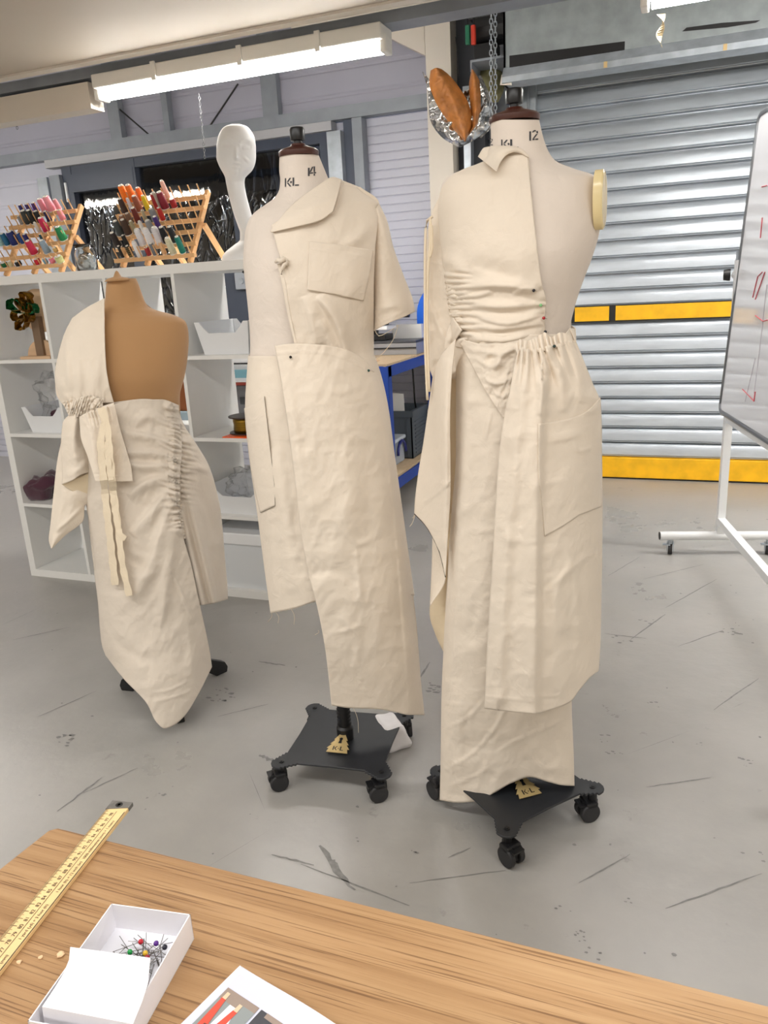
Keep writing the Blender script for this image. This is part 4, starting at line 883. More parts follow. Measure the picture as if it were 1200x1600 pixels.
shp([(.0125, .028), (.0165, .028), (.017, .035), (.0125, .035)], PS, .0011); shp([(.0315, .031), (.0355, .031), (.0358, .039), (.0312, .039)], PS, .0011); shp([(.018, .062), (.030, .060), (.032, .08), (.022, .084)], mat('print_brown', (88, 62, 54), .4), .0012)
# crumbs
for (u, v), s, lab in (((95, 1493), .004, 'pale wood crumb on the oak table beside the pin box lid'), ((63, 1497), .0022, 'small pale crumb on the oak table next to the rule'), ((30, 1504), .0026, 'pale flake lying on the oak table against the rule')):
    q = Vector(onz(u, v, TZ)); mb = MB(); mb.ball((q.x, q.y, TZ+s*.4), s, 2, .55)
    for vv in mb.bm.verts: vv.co += Vector((mn.noise(vv.co*400), mn.noise(vv.co*390), .3*mn.noise(vv.co*500)))*s*.5
    for vv in mb.bm.verts: vv.co.z = max(vv.co.z, TZ+.0002)
    tag(mb.build('crumb', mat('crumb', (222, 190, 150), .7)), lab, 'crumb')
# ------------------------------------------------------------------ draped surfaces
def hermite(xs, ys, x):
    xs = np.asarray(xs, float); ys = np.asarray(ys, float); x = np.clip(x, xs[0], xs[-1]); n = len(xs)
    if n == 2: return np.interp(x, xs, ys)
    h = np.diff(xs); d = np.diff(ys)/h; m = np.zeros(n); m[0] = d[0]; m[-1] = d[-1]
    for i in range(1, n-1):
        if d[i-1]*d[i] > 0: a, b = 2*h[i]+h[i-1], h[i]+2*h[i-1]; m[i] = (a+b)/(a/d[i-1]+b/d[i])
    k = np.clip(np.searchsorted(xs, x, 'right')-1, 0, n-2); t = (x-xs[k])/h[k]
    return (2*t**3-3*t**2+1)*ys[k]+(t**3-2*t**2+t)*h[k]*m[k]+(-2*t**3+3*t**2)*ys[k+1]+(t**3-t**2)*h[k]*m[k+1]
def curve(pts, t, lin=False):
    p = np.array(pts, float); s = np.r_[0, np.cumsum(np.hypot(*np.diff(p, axis=0).T))]; s = s/s[-1]
    f = (lambda a: np.interp(t, s, a)) if (lin or len(p) < 3) else (lambda a: hermite(s, a, t))
    return np.stack([f(p[:, 0]), f(p[:, 1])], -1)
_rs = np.random.RandomState(4); _LAT = _rs.rand(128, 128)
def vnoise(x, y):
    xi = np.floor(x).astype(int); yi = np.floor(y).astype(int); fx = x-xi; fy = y-yi; fx = fx*fx*(3-2*fx); fy = fy*fy*(3-2*fy)
    g = lambda a, b: _LAT[a % 128, b % 128]
    return (g(xi, yi)*(1-fx)+g(xi+1, yi)*fx)*(1-fy)+(g(xi, yi+1)*(1-fx)+g(xi+1, yi+1)*fx)*fy
def polydist(U, V, pts):
    """distance, arc length along, total length, side of the nearest point of a polyline"""
    p = np.array(pts, float); best = np.full(U.shape, 1e9); S = np.zeros(U.shape); side = np.ones(U.shape); acc = 0
    for a, b in zip(p, p[1:]):
        d = b-a; L = np.hypot(*d); t = np.clip(((U-a[0])*d[0]+(V-a[1])*d[1])/(L*L), 0, 1)
        dx = U-a[0]-t*d[0]; dy = V-a[1]-t*d[1]; r = np.hypot(dx, dy); m = r < best
        best = np.where(m, r, best); S = np.where(m, acc+t*L, S); side = np.where(m, np.sign(d[0]*dy-d[1]*dx), side); acc += L
    return best, S, acc, side
def fold_h(U, V, f):
    pts, w, h = f[:3]; taper = f[3] if len(f) > 3 else 1
    if len(pts) > 2: pts = curve(pts, np.linspace(0, 1, 9))
    d, s, L, side = polydist(U, V, pts)
    ww = np.where(side > 0, w[0], w[1]) if isinstance(w, tuple) else w
    e = np.clip(np.minimum(s, L-s)/(.35*L), 0, 1)
    if taper == 2: e = np.clip((L-s)/(.6*L), 0, 1)
    if taper == 3: e = np.clip(s/(.6*L), 0, 1)
    if taper == 0: e = 1
    return h*np.exp(-(d/ww)**2)*(np.sqrt(e) if taper else 1)
def gather_h(U, V, g):
    pts, L, sp, amp = g[:4]; side_ = g[4] if len(g) > 4 else 0; seed = g[5] if len(g) > 5 else 0; skew = g[6] if len(g) > 6 else 0
    d, s, tot, side = polydist(U, V, curve(pts, np.linspace(0, 1, 14)) if len(pts) > 2 else pts)
    s = s+skew*d*side
    ph = 2*np.pi*(s/sp+1.5*vnoise(s/sp/1.7+seed*7, d/L*.8+seed*3)); k = np.clip(1-d/L, 0, 1)
    if side_: k = k*(side*side_ > 0)
    wv = (.5+.5*np.cos(ph))**.7
    return amp*wv*k**1.2*(.6+.8*vnoise(s/sp/1.3+seed, s*0+seed*5))
def crumple(U, V, amp, sc, seed=0):
    h = 0
    for o in range(4):
        a = vnoise(U/sc*2**o+seed*11.3+V/sc*.35*2**o, V/sc*2**o*.8+seed*5.7); h = h+(1-abs(2*a-1)*1.6)*.55**o
    return amp*h*.5

class Env:
    def __init__(s, axis, rows, p=2.0):
        s.axis = np.array([axis[0], axis[1], 0.0]); n = np.array([-axis[0], -axis[1], 0.0]); s.n = n/np.linalg.norm(n)
        r = np.array(rows, float); s.y = r[:, 0]; s.l = r[:, 1]; s.r = r[:, 2]; s.b = r[:, 3]; s.p = p
    def dist(s, u, v):
        l, r, b = hermite(s.y, s.l, v), hermite(s.y, s.r, v), hermite(s.y, s.b, v)
        q = np.clip((u-(l+r)/2)/((r-l)/2), -1, 1); return b*np.sqrt(np.clip(1-np.abs(q)**s.p, 0, 1))
    def edge(s, side, y0, y1, n=14):
        y = np.linspace(y0, y1, n); return list(zip(hermite(s.y, s.l if side == 'l' else s.r, y), y))
    def pt(s, u, v, off=0):
        return Vector(atn(np.array(float(u)), np.array(float(v)), s.axis, s.n, s.dist(np.array(float(u)), np.array(float(v)))+off))
    def sub(s, grow, db):
        e = Env((s.axis[0], s.axis[1]), np.stack([s.y, s.l+grow, s.r-grow, s.b-db], -1), s.p); return e
def panel(name, parent, env, L, R, T=None, B=None, nu=50, nv=70, off=.004, folds=(), gath=(), crump=None, wrap='', m=None, lin='', offs=None, cap=False, thick=.0016, smooth=True, depth=None, back=1.0):
    t = np.linspace(0, 1, nv); u = np.linspace(0, 1, nu)
    if wrap == 'LR': u = .5-.5*np.cos(np.pi*u)
    elif wrap == 'R': u = np.sin(np.pi/2*u)
    elif wrap == 'L': u = 1-np.cos(np.pi/2*u)
    Lc, Rc = curve(L, t, 'L' in lin), curve(R, t, 'R' in lin)
    T = T or [L[0], R[0]]; B = B or [L[-1], R[-1]]
    Tc, Bc = curve(T, u, 'T' in lin), curve(B, u, 'B' in lin)
    uu = u[None, :, None]; vv = t[:, None, None]
    P = (1-uu)*Lc[:, None]+uu*Rc[:, None]+(1-vv)*Tc[None]+vv*Bc[None]-((1-uu)*(1-vv)*Tc[0]+uu*(1-vv)*Tc[-1]+(1-uu)*vv*Bc[0]+uu*vv*Bc[-1])
    U, V = P[..., 0], P[..., 1]
    d0 = (env.dist(U, V) if depth is None else depth(U, V)) + off
    if offs is not None: d0 = d0+offs(U, V, np.broadcast_to(u, U.shape), np.broadcast_to(t[:, None], U.shape))
    h = np.zeros(U.shape)
    for f in folds: h = h+fold_h(U, V, f)
    for g in gath: h = h+gather_h(U, V, g)
    if crump: h = h+crumple(U, V, *crump)
    W = atn(U, V, env.axis, env.n, d0+h)
    cols = [W[:, i] for i in range(nu)]; closed = False
    if wrap:
        W0 = atn(U, V, env.axis, env.n, d0+(0 if wrap == 'LR' else .3*h)); dd = (W0-env.axis)@env.n; Bk = W0-(1+back)*dd[..., None]*env.n
        if wrap == 'LR': cols += [Bk[:, i] for i in range(nu-2, 0, -1)]; closed = True
        elif wrap == 'R': cols += [Bk[:, i] for i in range(nu-2, -1, -1)]
        elif wrap == 'L': cols = [Bk[:, i] for i in range(nu-1, 0, -1)]+cols
    G = np.stack(cols, 1); nc = G.shape[1]
    vs = G.reshape(-1, 3); fs = []
    for j in range(nv-1):
        for i in range(nc if closed else nc-1):
            k = (i+1) % nc; fs.append((j*nc+i, (j+1)*nc+i, (j+1)*nc+k, j*nc+k))
    if cap:
        fs.append(tuple(range(nc))); fs.append(tuple((nv-1)*nc+i for i in range(nc-1, -1, -1)))
    me = bpy.data.meshes.new(name); me.from_pydata([tuple(v) for v in vs], [], fs); me.update()
    o = link(name, me, m or CALICO, parent, smooth)
    if cap: me.set_sharp_from_angle(angle=math.radians(50))
    if thick and not cap: solid(o, thick)
    return o
def decal(name, parent, env, polys, off, m):
    """flat lettering laid on a curved surface: polygons subdivided in the surface's own outline"""
    mb = MB()
    for pl in polys:
        p = np.array(pl, float); n = 5
        (a, b, c, d) = p
        g = [[None]*(n+1) for _ in range(n+1)]
        for j in range(n+1):
            for i in range(n+1):
                q = (a*(1-i/n)+b*i/n)*(1-j/n)+(d*(1-i/n)+c*i/n)*j/n; g[j][i] = mb.bm.verts.new(env.pt(q[0], q[1], off))
        for j in range(n):
            for i in range(n): mb.bm.faces.new((g[j][i], g[j][i+1], g[j+1][i+1], g[j+1][i]))
    return mb.build(name, m, parent)
def strand(name, parent, pts, r, m, n=5):
    return MB().tube(pts, r, n).build(name, m, parent, True)
def ribbon(name, parent, env, pts, wpx, off, m, thick=.0012, n=40, waves=0.0, lift=None):
    c = curve(pts, np.linspace(0, 1, n)); mb = MB(); prev = None
    for i, (u, v) in enumerate(c):
        a = c[min(i+1, n-1)]-c[max(i-1, 0)]; a = a/np.hypot(*a); nx = np.array([-a[1], a[0]])*wpx/2*(1+.15*math.sin(i*1.7))
        o_ = off+waves*math.sin(i*.9)+(lift[1]*min(max((lift[0]-v)/18, 0), 1) if lift else 0)
        row = [mb.bm.verts.new(env.pt(u+nx[0]*k, v+nx[1]*k, o_+.0012*k*math.sin(i*.6))) for k in (-1, 0, 1)]
        if prev:
            for k in (0, 1): mb.bm.faces.new((prev[k], prev[k+1], row[k+1], row[k]))
        prev = row
    o = mb.build(name, m, parent); solid(o, thick); return o
PINS = []
def pin(env, u, v, c, label, off=.02):
    q = env.pt(u, v, off); t = thing('dressmaking_pin', label, 'pin', tuple(q), 'pins in the calico')
    MB().ball(q, .0033, 2).build('head', mat('pinhead_%d_%d_%d' % c, c, .25), t, True)
    e = env.pt(u+5, v+1, off-.012); MB().cyl(q, e, .0006, n=5).build('shaft', PINM, t)

CALICO = calico_mat('calico', (227, 215, 199)); CALICO_IN = calico_mat('calico_reverse', (228, 211, 182)); LINEN = calico_mat('form_linen', (224, 213, 202)); TAPE_C = calico_mat('calico_tape', (227, 212, 187))
STENCIL = mat('stencil_ink', (62, 62, 66), .7); CAPBROWN = mat('dark_wood_cap', (70, 36, 28), .3); BRASS = mat('brass_plate', (198, 174, 122), .4, metal=.35)
# ------------------------------------------------------------------ stand bases
def base(t, c, ang, half, zt, pole_top, tag_dir):
    m = Matrix.Translation((c[0], c[1], 0)) @ Matrix.Rotation(ang, 4, 'Z'); h = half; k = h*.16
    side = []
    # one side from corner lobe to corner lobe: rounded lobe, stepped inset, straight middle
    for a in range(5):
        th = math.radians(135-90+a*22.5+0); side.append((h-k*.9+k*.9*math.cos(th-math.pi/2), h-k*.9+k*.9*math.sin(th-math.pi/2+0)))
    def quarter():
        P = [(h-k+k*math.cos(a), h-k+k*math.sin(a)) for a in [math.radians(x) for x in (0, 22, 45, 68, 90)]]
        st = []; x, y = h-k*1.3, h; dx = h*.055; dy = h*.034
        st.append((x, y))
        for i in range(5): st.append((x, y-dy)); y -= dy; st.append((x-dx, y)); x -= dx
        st.append((0, y-.002)); xs = [(-a, b) for a, b in st[:-1]][::-1]
        return P+st+xs
    out = []
    for q in range(4):
        R_ = Matrix.Rotation(q*math.pi/2, 2)
        out += [tuple(R_ @ Vector(p)) for p in quarter()]
    cl = [out[0]]
    for p in out[1:]:
        if (Vector(p)-Vector(cl[-1])).length > 1e-4: cl.append(p)
    o = MB().prism(cl, zt-.006, zt, m).build('base_plate', BLACKM, t); bevel(o, .001, 1)
    for sx, sy in ((1, 1), (-1, 1), (-1, -1), (1, -1)):
        p = m @ Vector((sx*(h-k*1.05), sy*(h-k*1.05), 0))
        MB().cyl((p.x, p.y, zt), (p.x, p.y, zt+.003), .007, n=12).cyl((p.x, p.y, zt+.003), (p.x, p.y, zt+.005), .004, n=6).build('bolt', BLACK, t)
        a = random.uniform(0, 6.28) if (sx, sy) != (1, -1) else 2.2
        cm = Matrix.Translation((p.x, p.y, 0)) @ Matrix.Rotation(a, 4, 'Z')
        f = MB().cyl((p.x, p.y, .05), (p.x, p.y, zt-.005), .012, n=12); f.box(-.006, .006, -.012, .03, .016, .054, cm); f.box(-.022, .022, -.006, .026, .040, .056, cm, .004); f.box(-.016, .016, .026, .042, .046, .051, cm)
        fo = f.build('castor', BLACK, t)
        for s in (-1, 1):
            w0, w1 = cm @ Vector((s*.008, .014, .026)), cm @ Vector((s*.022, .014, .026)); wo = MB().cyl(w0, w1, .026, n=24).build('wheel', RUBBER, fo, angle=40); bevel(wo, .003)
    # pole with ribbed sleeve and collar
    pz = pole_top
    MB().cyl((c[0], c[1], zt), (c[0], c[1], pz), .013, n=16).build('pole', BLACK, t, angle=40)
    MB().lathe([(.0145, zt+.03+.012*i+d) if j else (.0205, zt+.03+.012*i+d) for i in range(10) for j, d in ((1, 0), (0, .006))], (c[0], c[1], 0), 16).build('ribbed_sleeve', BLACK, t, True)
    MB().lathe([(.024, zt), (.024, zt+.036), (.018, zt+.042)], (c[0], c[1], 0), 20).build('collar', BLACK, t, angle=40)
    # brass fir-tree shaped maker's plate
    td = Vector((tag_dir[0], tag_dir[1], 0)).normalized(); tx = Vector((-td.y, td.x, 0))
    inc = math.radians(-14); dn = td*math.cos(inc)+Vector((0, 0, 1))*math.sin(inc); nn = tx.cross(dn); nn = nn if nn.z > 0 else -nn
    TM = Matrix((tx, dn, nn)).transposed().to_4x4(); TM.translation = Vector((c[0], c[1], zt+.022))+td*.022
    s = [(.009, 0), (.020, .020), (.015, .020), (.027, .036), (.021, .036), (.033, .052), (.027, .052), (.031, .066)]
    poly = s+[(-a, b) for a, b in s[::-1]]
    o = MB().prism(poly, 0, .0016, TM).build('brass_plate', BRASS, t)
    MB().prism([(.005*math.cos(a), .016+.005*math.sin(a)) for a in [k_*math.pi/8 for k_ in range(16)]], .0017, .0022, TM).prism([(-.003, .02), (.003, .02), (.005, .032), (-.005, .032)], .0017, .0022, TM).build('keyhole', BLACK, o)
    mb = MB()
    sgn = 1 if (TM.to_3x3() @ Vector((1, 0, 0))).dot(Vector(RT)) > 0 else -1
    for pl in (((-.015, .044), (-.012, .044), (-.012, .058), (-.015, .058)), ((-.011, .051), (-.005, .044), (-.003, .044), (-.009, .052)), ((-.010, .052), (-.008, .051), (-.002, .058), (-.005, .058)), ((.0, .050), (.002, .050), (.002, .053), (0, .053)), ((.006, .044), (.009, .044), (.009, .058), (.006, .058)), ((.009, .056), (.016, .056), (.016, .058), (.009, .058))):
        mb.prism([(x*sgn, y) for x, y in pl], .0017, .0022, TM)
    mb.build('lettering', BLACK, o)
def neck_cap(t, env, u0, u1, v, hgt, axis):
    a, b = env.pt(u0, v), env.pt(u1, v); c = (a+b)/2; r = (b-a).length/2
    c = Vector((axis[0], axis[1], c.z)) if False else c
    MB().lathe([(r*1.02, -.002), (r*1.05, .002), (r*1.05, .008), (r*.9, .013), (r*.4, .020), (.016, .024)], c, 32, Matrix.Rotation(math.atan2((b-a).y, (b-a).x), 4, 'Z'), 1, .85).build('neck_cap', CAPBROWN, t, angle=35)
    MB().lathe([(.010, .02), (.010, .03), (.016, .031), (.0172, .036), (.0172, .054), (.015, .058), (0, .058)], c, 24).build('top_knob', mat('knob_black', (14, 14, 18), .35), t, angle=30)
def stencil_text(t, env, items):
    """stencil characters drawn as separate strokes; items: (character, u0, v0, u1, v1, slant)"""
    P = []
    def q(x0, y0, x1, y1, bx): # box in unit coords
        return [bx(x0, y0), bx(x1, y0), bx(x1, y1), bx(x0, y1)]
    for ch, u0, v0, u1, v1, sl in items:
        def bx(x, y, u0=u0, v0=v0, u1=u1, v1=v1, sl=sl): return (u0+(u1-u0)*x, v0+(v1-v0)*y+sl*x)
        def seg(x0, y0, x1, y1, w): # slanted stroke
            return [bx(x0-w, y0), bx(x0+w, y0), bx(x1+w, y1), bx(x1-w, y1)]
        if ch == 'K': P += [q(0, 0, .2, 1, bx), seg(.85, 0, .42, .46, .13), seg(.42, .54, .9, 1, .13)]
        if ch == 'L': P += [q(0, 0, .26, 1, bx), q(.36, .84, 1, 1, bx)]
        if ch == '+': P += [[bx(.5, 0), bx(1, .5), bx(.5, 1), bx(0, .5)]]
        if ch == '1': P += [q(.35, 0, .65, 1, bx)]
        if ch == '2': P += [seg(.1, .22, .25, .06, .12), q(.25, 0, .62, .14, bx), seg(.82, .10, .86, .34, .13), seg(.80, .40, .22, .84, .15), q(.05, .86, .42, 1, bx), q(.52, .86, 1, 1, bx)]
        if ch == '4': P += [q(.62, 0, .84, .6, bx), seg(.5, .02, .12, .58, .12), q(0, .62, .55, .76, bx), q(.62, .62, 1, .76, bx), q(.62, .8, .84, 1, bx)]
    decal('stencilled_lettering', t, env, P, .0009, STENCIL)
# ================================================================== tall stand with the gathered dress (size 12)
AX_C = (-.33, 1.70)
c_body = Env(AX_C, [(186, 766, 842, .047), (215, 767, 849, .048), (240, 764, 859, .052), (255, 752, 873, .060), (266, 722, 905, .068), (275, 700, 930, .078), (290, 690, 939, .092), (320, 687, 941, .108), (360, 690, 937, .122),
                    (400, 694, 926, .132), (440, 700, 911, .126), (480, 706, 898, .112), (510, 708, 892, .108), (540, 712, 896, .110), (600, 718, 900, .115), (680, 720, 900, .115)])
fc = thing('dress_form', 'cream linen dress form with bare shoulder and black wheeled base, stencilled with number 12', 'dress form', (AX_C[0], AX_C[1], 0))
panel('torso', fc, c_body, c_body.edge('l', 187, 680, 40), c_body.edge('r', 187, 680, 40), nu=46, nv=130, off=0, wrap='LR', m=LINEN, cap=True,
      folds=[([(885, 268), (868, 330), (858, 400), (852, 470), (850, 520)], 1.3, -.0012, 0), ([(858, 246), (880, 256)], 1.2, .001, 0)])
neck_cap(fc, c_body, 766, 842, 189, .03, AX_C)
stencil_text(fc, c_body, [('2', 763, 216, 770, 227, 0)]); stencil_text(fc, c_body, [('K', 783, 218, 794, 231, .5), ('+', 792.6, 222.5, 796.6, 226.8, .4), ('L', 797, 217.5, 810, 231, .4)]); stencil_text(fc, c_body, [('1', 824, 205.5, 833, 220, -.6), ('2', 831.5, 203.5, 841, 219, -.6)])
ap = c_body.pt(935, 316, .0); nrm = (Vector(RT)*.90-Vector(FW)*.43); nrm.z = 0; nrm.normalize()
AM = Matrix((nrm.cross(Vector((0, 0, 1))), Vector((0, 0, 1)), nrm)).transposed().to_4x4()
PLATE = mat('cream_lacquer', (222, 204, 156), .22)
plm = MB().lathe([(0, -.012), (1.0, -.012), (1.0, .003), (.93, .006), (.0, .006)], (0, 0, 0), 36)
for v in plm.bm.verts: v.co = Vector((v.co.x*.032, v.co.y*.056, v.co.z))
bmesh.ops.transform(plm.bm, matrix=Matrix.Translation(ap-Vector(FW)*.012+Vector(RT)*.003) @ AM @ Matrix.Rotation(-.10, 4, 'Z'), verts=plm.bm.verts); plm.build('arm_plate', PLATE, fc, angle=40)
base(fc, (-.35, 1.708), math.radians(51.2), .166, .088, .75, (.62, -.78))

dc = thing('calico_dress', 'cream calico dress with ruched waist, gathered pocket skirt and drawstrings on the bare-shouldered form', 'dress', (AX_C[0], AX_C[1], .02))
# long under skirt
c_sk = Env(AX_C, [(515, 706, 896, .112), (560, 711, 905, .122), (600, 713, 912, .13), (700, 713, 915, .14), (800, 706, 910, .145), (900, 699, 905, .145), (1000, 694, 900, .135), (1100, 690, 893, .105), (1180, 689, 896, .07), (1262, 687, 898, .045)])
panel('under_skirt', dc, c_sk, c_sk.edge('l', 522, 1250, 30), c_sk.edge('r', 522, 1228, 30), None, [(688, 1250), (715, 1254), (745, 1252), (770, 1240), (800, 1223), (828, 1214), (858, 1222), (880, 1227), (897, 1228)],
      nu=120, nv=230, off=.006, wrap='LR', crump=(.007, 46, 1), back=.8,
      folds=[([(713, 697), (745, 694), (785, 689)], 1.4, .0022, 0), ([(690, 1141), (735, 1118), (762, 1085)], 2.0, .0035), ([(690, 1205), (735, 1180), (772, 1140), (800, 1085)], 2.0, .0045), ([(707, 1193), (707, 1212)], 1.5, .003), ([(700, 1230), (755, 1205), (780, 1185)], 2, .0025),
             ([(770, 1182), (800, 1160), (850, 1138), (893, 1118)], 2.2, .0042), ([(690, 1098), (728, 1100)], 1.8, .003), ([(738, 540), (728, 640), (722, 760), (712, 920), (702, 1080)], (24, 9), .012), ([(770, 640), (752, 760), (745, 900), (735, 1060)], 22, .008),
             ([(768, 640), (757, 690)], 3, .005), ([(745, 930), (735, 1010)], 7, -.005), ([(716, 1060), (716, 1240)], (26, 10), .008), ([(790, 1100), (790, 1215)], 30, .006)])
# pointed hip yoke with crinkles
c_yk = c_sk.sub(-2, -.004)
panel('hip_yoke', dc, c_yk, [(714, 528), (735, 566), (760, 612), (786, 652)], [(856, 518), (826, 552), (812, 590), (792, 652)], [(714, 528), (760, 538), (810, 535), (856, 518)], [(786, 652), (792, 652)], nu=60, nv=70, off=.010,
      crump=(.010, 26, 3), folds=[([(800, 540), (785, 555), (772, 578)], 4, .007), ([(745, 560), (765, 572), (790, 566)], 4, .006), ([(755, 590), (775, 600), (800, 590)], 3.5, .006), ([(770, 612), (785, 620), (796, 612)], 3, .006), ([(730, 545), (775, 552), (830, 535)], 5, .007)])
# bodice
c_bd = c_body.sub(-3, -.004)
panel('bodice', dc, c_bd, [(757, 252), (705, 276), (687, 305), (684, 340), (688, 385), (694, 430), (699, 470), (706, 510), (712, 542)], [(824, 242), (832, 320), (839, 385), (847, 445), (853, 470), (851, 500), (853, 528)], [(757, 252), (785, 244), (824, 242)],
      [(712, 542), (755, 549), (800, 545), (853, 528)], nu=110, nv=170, off=.007, wrap='L', crump=(.003, 50, 5),
      folds=[([(690, 300), (686, 340), (693, 395), (698, 430)], 1.6, .0018, 0), ([(712, 452), (765, 446), (840, 450)], (5, 9), .011), ([(722, 474), (780, 480), (850, 475)], (4, 9), .012), ([(735, 492), (790, 505), (852, 489)], (4, 9), .011), ([(722, 503), (775, 514), (850, 505)], (3.5, 8), .010), ([(722, 526), (780, 533), (840, 520)], (4, 8), .009),
             ([(738, 412), (775, 424), (812, 436)], (8, 14), -.006), ([(800, 458), (822, 452), (842, 455)], 4, .006), ([(712, 460), (740, 462), (770, 455)], 4, .008), ([(768, 268), (767, 320)], 3, .002)],
      gath=[([(696, 425), (702, 462), (712, 500), (720, 530)], 44, 10, .020, 0, 2, .2), ([(850, 446), (853, 475), (852, 505)], 26, 13, .005, 0, 4)])
# rolled ruching knot at the side waist
rk = random.Random(21)
for i in range(15):
    y = 446+i*5.3+rk.uniform(-1.5, 1.5); xa = 697+.14*(y-446)+rk.uniform(-2, 2); ln = rk.uniform(10, 20)+.10*(y-446); sl = rk.uniform(-5, 4); hh = rk.uniform(.010, .018)
    pts = [c_bd.pt(xa+ln*t, y+sl*t+2.5*math.sin(t*3.1+i), .004+hh*math.sin(math.pi*min(t*1.1, 1))) for t in np.linspace(0, 1, 7)]
    strand('ruched_fold', dc, pts, [.0042*k*rk.uniform(.8, 1.2) for k in (.4, .8, 1.1, 1.1, .9, .7, .3)], CALICO, 8)
panel('tie_end', dc, c_bd, [(708, 496), (698, 520), (694, 545)], [(722, 516), (708, 536), (695, 547)], [(708, 496), (722, 516)], [(694, 545), (695, 547)], nu=14, nv=24, off=.034, folds=[([(716, 505), (702, 535)], 4, .008)])
# stand collar falling open
panel('collar', dc, c_body, [(747, 245), (762, 257), (776, 268)], [(826, 243), (826, 246)], [(747, 245), (757, 231), (780, 228), (800, 228.5), (815, 233), (826, 243)], [(776, 268), (782, 254), (794, 240.5), (806, 237), (826, 246)], nu=50, nv=24, off=.010, lin='L',
      offs=lambda U, V, u, v: .028*v*np.clip(1-u*1.25, 0, 1)+.018*np.sin(np.pi*np.clip(v, 0, 1))*(1-u)+.006, m=CALICO)
panel('collar_stand', dc, c_body, [(776, 262), (778, 275)], [(826, 243), (829, 280)], [(776, 262), (800, 238), (826, 243)], None, nu=20, nv=14, off=.009)
# cape-like side drape at the armhole
panel('armhole_drape', dc, c_body, [(690, 302), (676, 330), (668, 365), (666, 440), (667, 520), (670, 570), (677, 592)], [(698, 345), (700, 420), (706, 470), (716, 520), (712, 592)], [(690, 302), (698, 345)], None, nu=30, nv=90, off=-.014, depth=lambda U, V: np.zeros(U.shape),
      offs=lambda U, V, u, v: .03*u, wrap='', crump=(.006, 30, 8), m=CALICO, folds=[([(672, 470), (682, 500), (700, 540)], 5, .008), ([(672, 380), (670, 480), (673, 560)], 5, .006)], gath=[([(694, 345), (697, 420), (704, 475)], 14, 8, .006, 0, 1)])
panel('side_drape', dc, c_sk, [(677, 585), (670, 635), (662, 690), (653, 745), (648, 790), (647.5, 803)], [(712, 530), (705, 600), (703, 660), (704, 750), (699, 850), (696, 902)], [(677, 585), (690, 555), (712, 530)], [(647.5, 803), (664, 820), (677, 841), (688, 867), (696, 902)], nu=40, nv=110, off=0, depth=lambda U, V: np.zeros(U.shape),
      offs=lambda U, V, u, v: -.01+.10*u**1.3+.03*np.sin(np.pi*u), crump=(.004, 50, 9), folds=[([(664, 784), (684, 770), (704, 752)], 1.6, .004, 0), ([(700, 560), (697, 660), (697, 760), (694, 860)], (9, 5), .012)])
panel('drape_return', dc, c_sk, [(700, 540), (700, 650), (699, 760), (695, 860), (692, 930), (694, 1015)], [(722, 540), (722, 650), (716, 760), (708, 860), (703, 940), (698, 1022)], None, None, nu=16, nv=60, off=-.035, depth=lambda U, V: np.zeros(U.shape), m=CALICO_IN)
panel('drape_reverse', dc, c_sk, [(676, 838), (675, 880), (673, 930), (671.5, 958), (681, 992), (694, 1020)], [(706, 800), (706, 860), (705, 920), (702, 960), (699, 1000), (698, 1021)], None, None, nu=22, nv=60, off=-.06, depth=lambda U, V: np.zeros(U.shape), offs=lambda U, V, u, v: .05*u, m=CALICO_IN, crump=(.005, 40, 4))
panel('drape_turnback', dc, c_sk, [(676, 842), (675, 880), (672, 945)], [(690, 868), (696, 902), (672.5, 946)], [(676, 842), (690, 868)], [(672, 945), (672.5, 946)], nu=14, nv=30, off=-.006, depth=lambda U, V: np.zeros(U.shape), offs=lambda U, V, u, v: .05*u)
EDGE = mat('dark_overlock', (84, 76, 70), .8)
strand('overlocked_edge', dc, [Vector(atn(np.array(float(u)), np.array(float(v)), c_sk.axis, c_sk.n, -.01+.10*t**1.3+.03*math.sin(math.pi*t)+.003)) for t, (u, v) in zip(np.linspace(0, 1, 20), curve([(647.5, 803), (664, 820), (677, 841), (688, 867), (696, 902)], np.linspace(0, 1, 20)))], .0013, EDGE)
# drawstring cords
for pts in ([(676, 338), (669, 341), (665, 360), (664, 430), (664, 520), (666, 580), (668, 625)], [(672, 340), (672.5, 370), (669, 420), (667.5, 500), (669, 560), (671, 612)], [(674, 352), (675, 366), (675, 385), (672, 402)]):
    cc = curve(pts, np.linspace(0, 1, 24)); strand('drawstring', dc, [Vector(atn(np.array(float(u)), np.array(float(v)), c_body.axis, c_body.n, .02)) for u, v in cc], .0030, TAPE_C, 7)
# gathered overskirt
c_ov = Env(AX_C, [(500, 700, 897, .118), (530, 700, 903, .135), (560, 698, 914, .15), (600, 694, 926, .165), (625, 692, 937, .172), (700, 690, 940, .18), (800, 688, 941, .185), (1000, 688, 938, .18), (1120, 688, 935, .165)])
OVF = [([(820, 560), (812, 640), (800, 760), (788, 900), (778, 1090)], (30, 12), .016, 0), ([(846, 600), (842, 680), (838, 800), (836, 950), (834, 1115)], (30, 8), .030, 0), ([(852, 545), (850, 590), (846, 650)], 8, .014), ([(872, 545), (878, 600), (880, 645)], 8, .010), ([(893, 545), (905, 590), (908, 630)], 8, .012), ([(858, 560), (862, 620)], 5, -.006),
             ([(786, 835), (800, 845), (815, 838)], 8, .004), ([(855, 850), (870, 950), (868, 1090)], (14, 20), .010), ([(880, 840), (900, 920), (905, 1000)], 6, .005), ([(900, 870), (880, 900), (862, 950)], 6, .005), ([(850, 930), (880, 900), (930, 860)], 5, .004), ([(760, 1088), (800, 1092), (836, 1096)], 1.4, .0014, 0), ([(836, 1090), (870, 1085), (900, 1065)], 1.4, .0014, 0)]
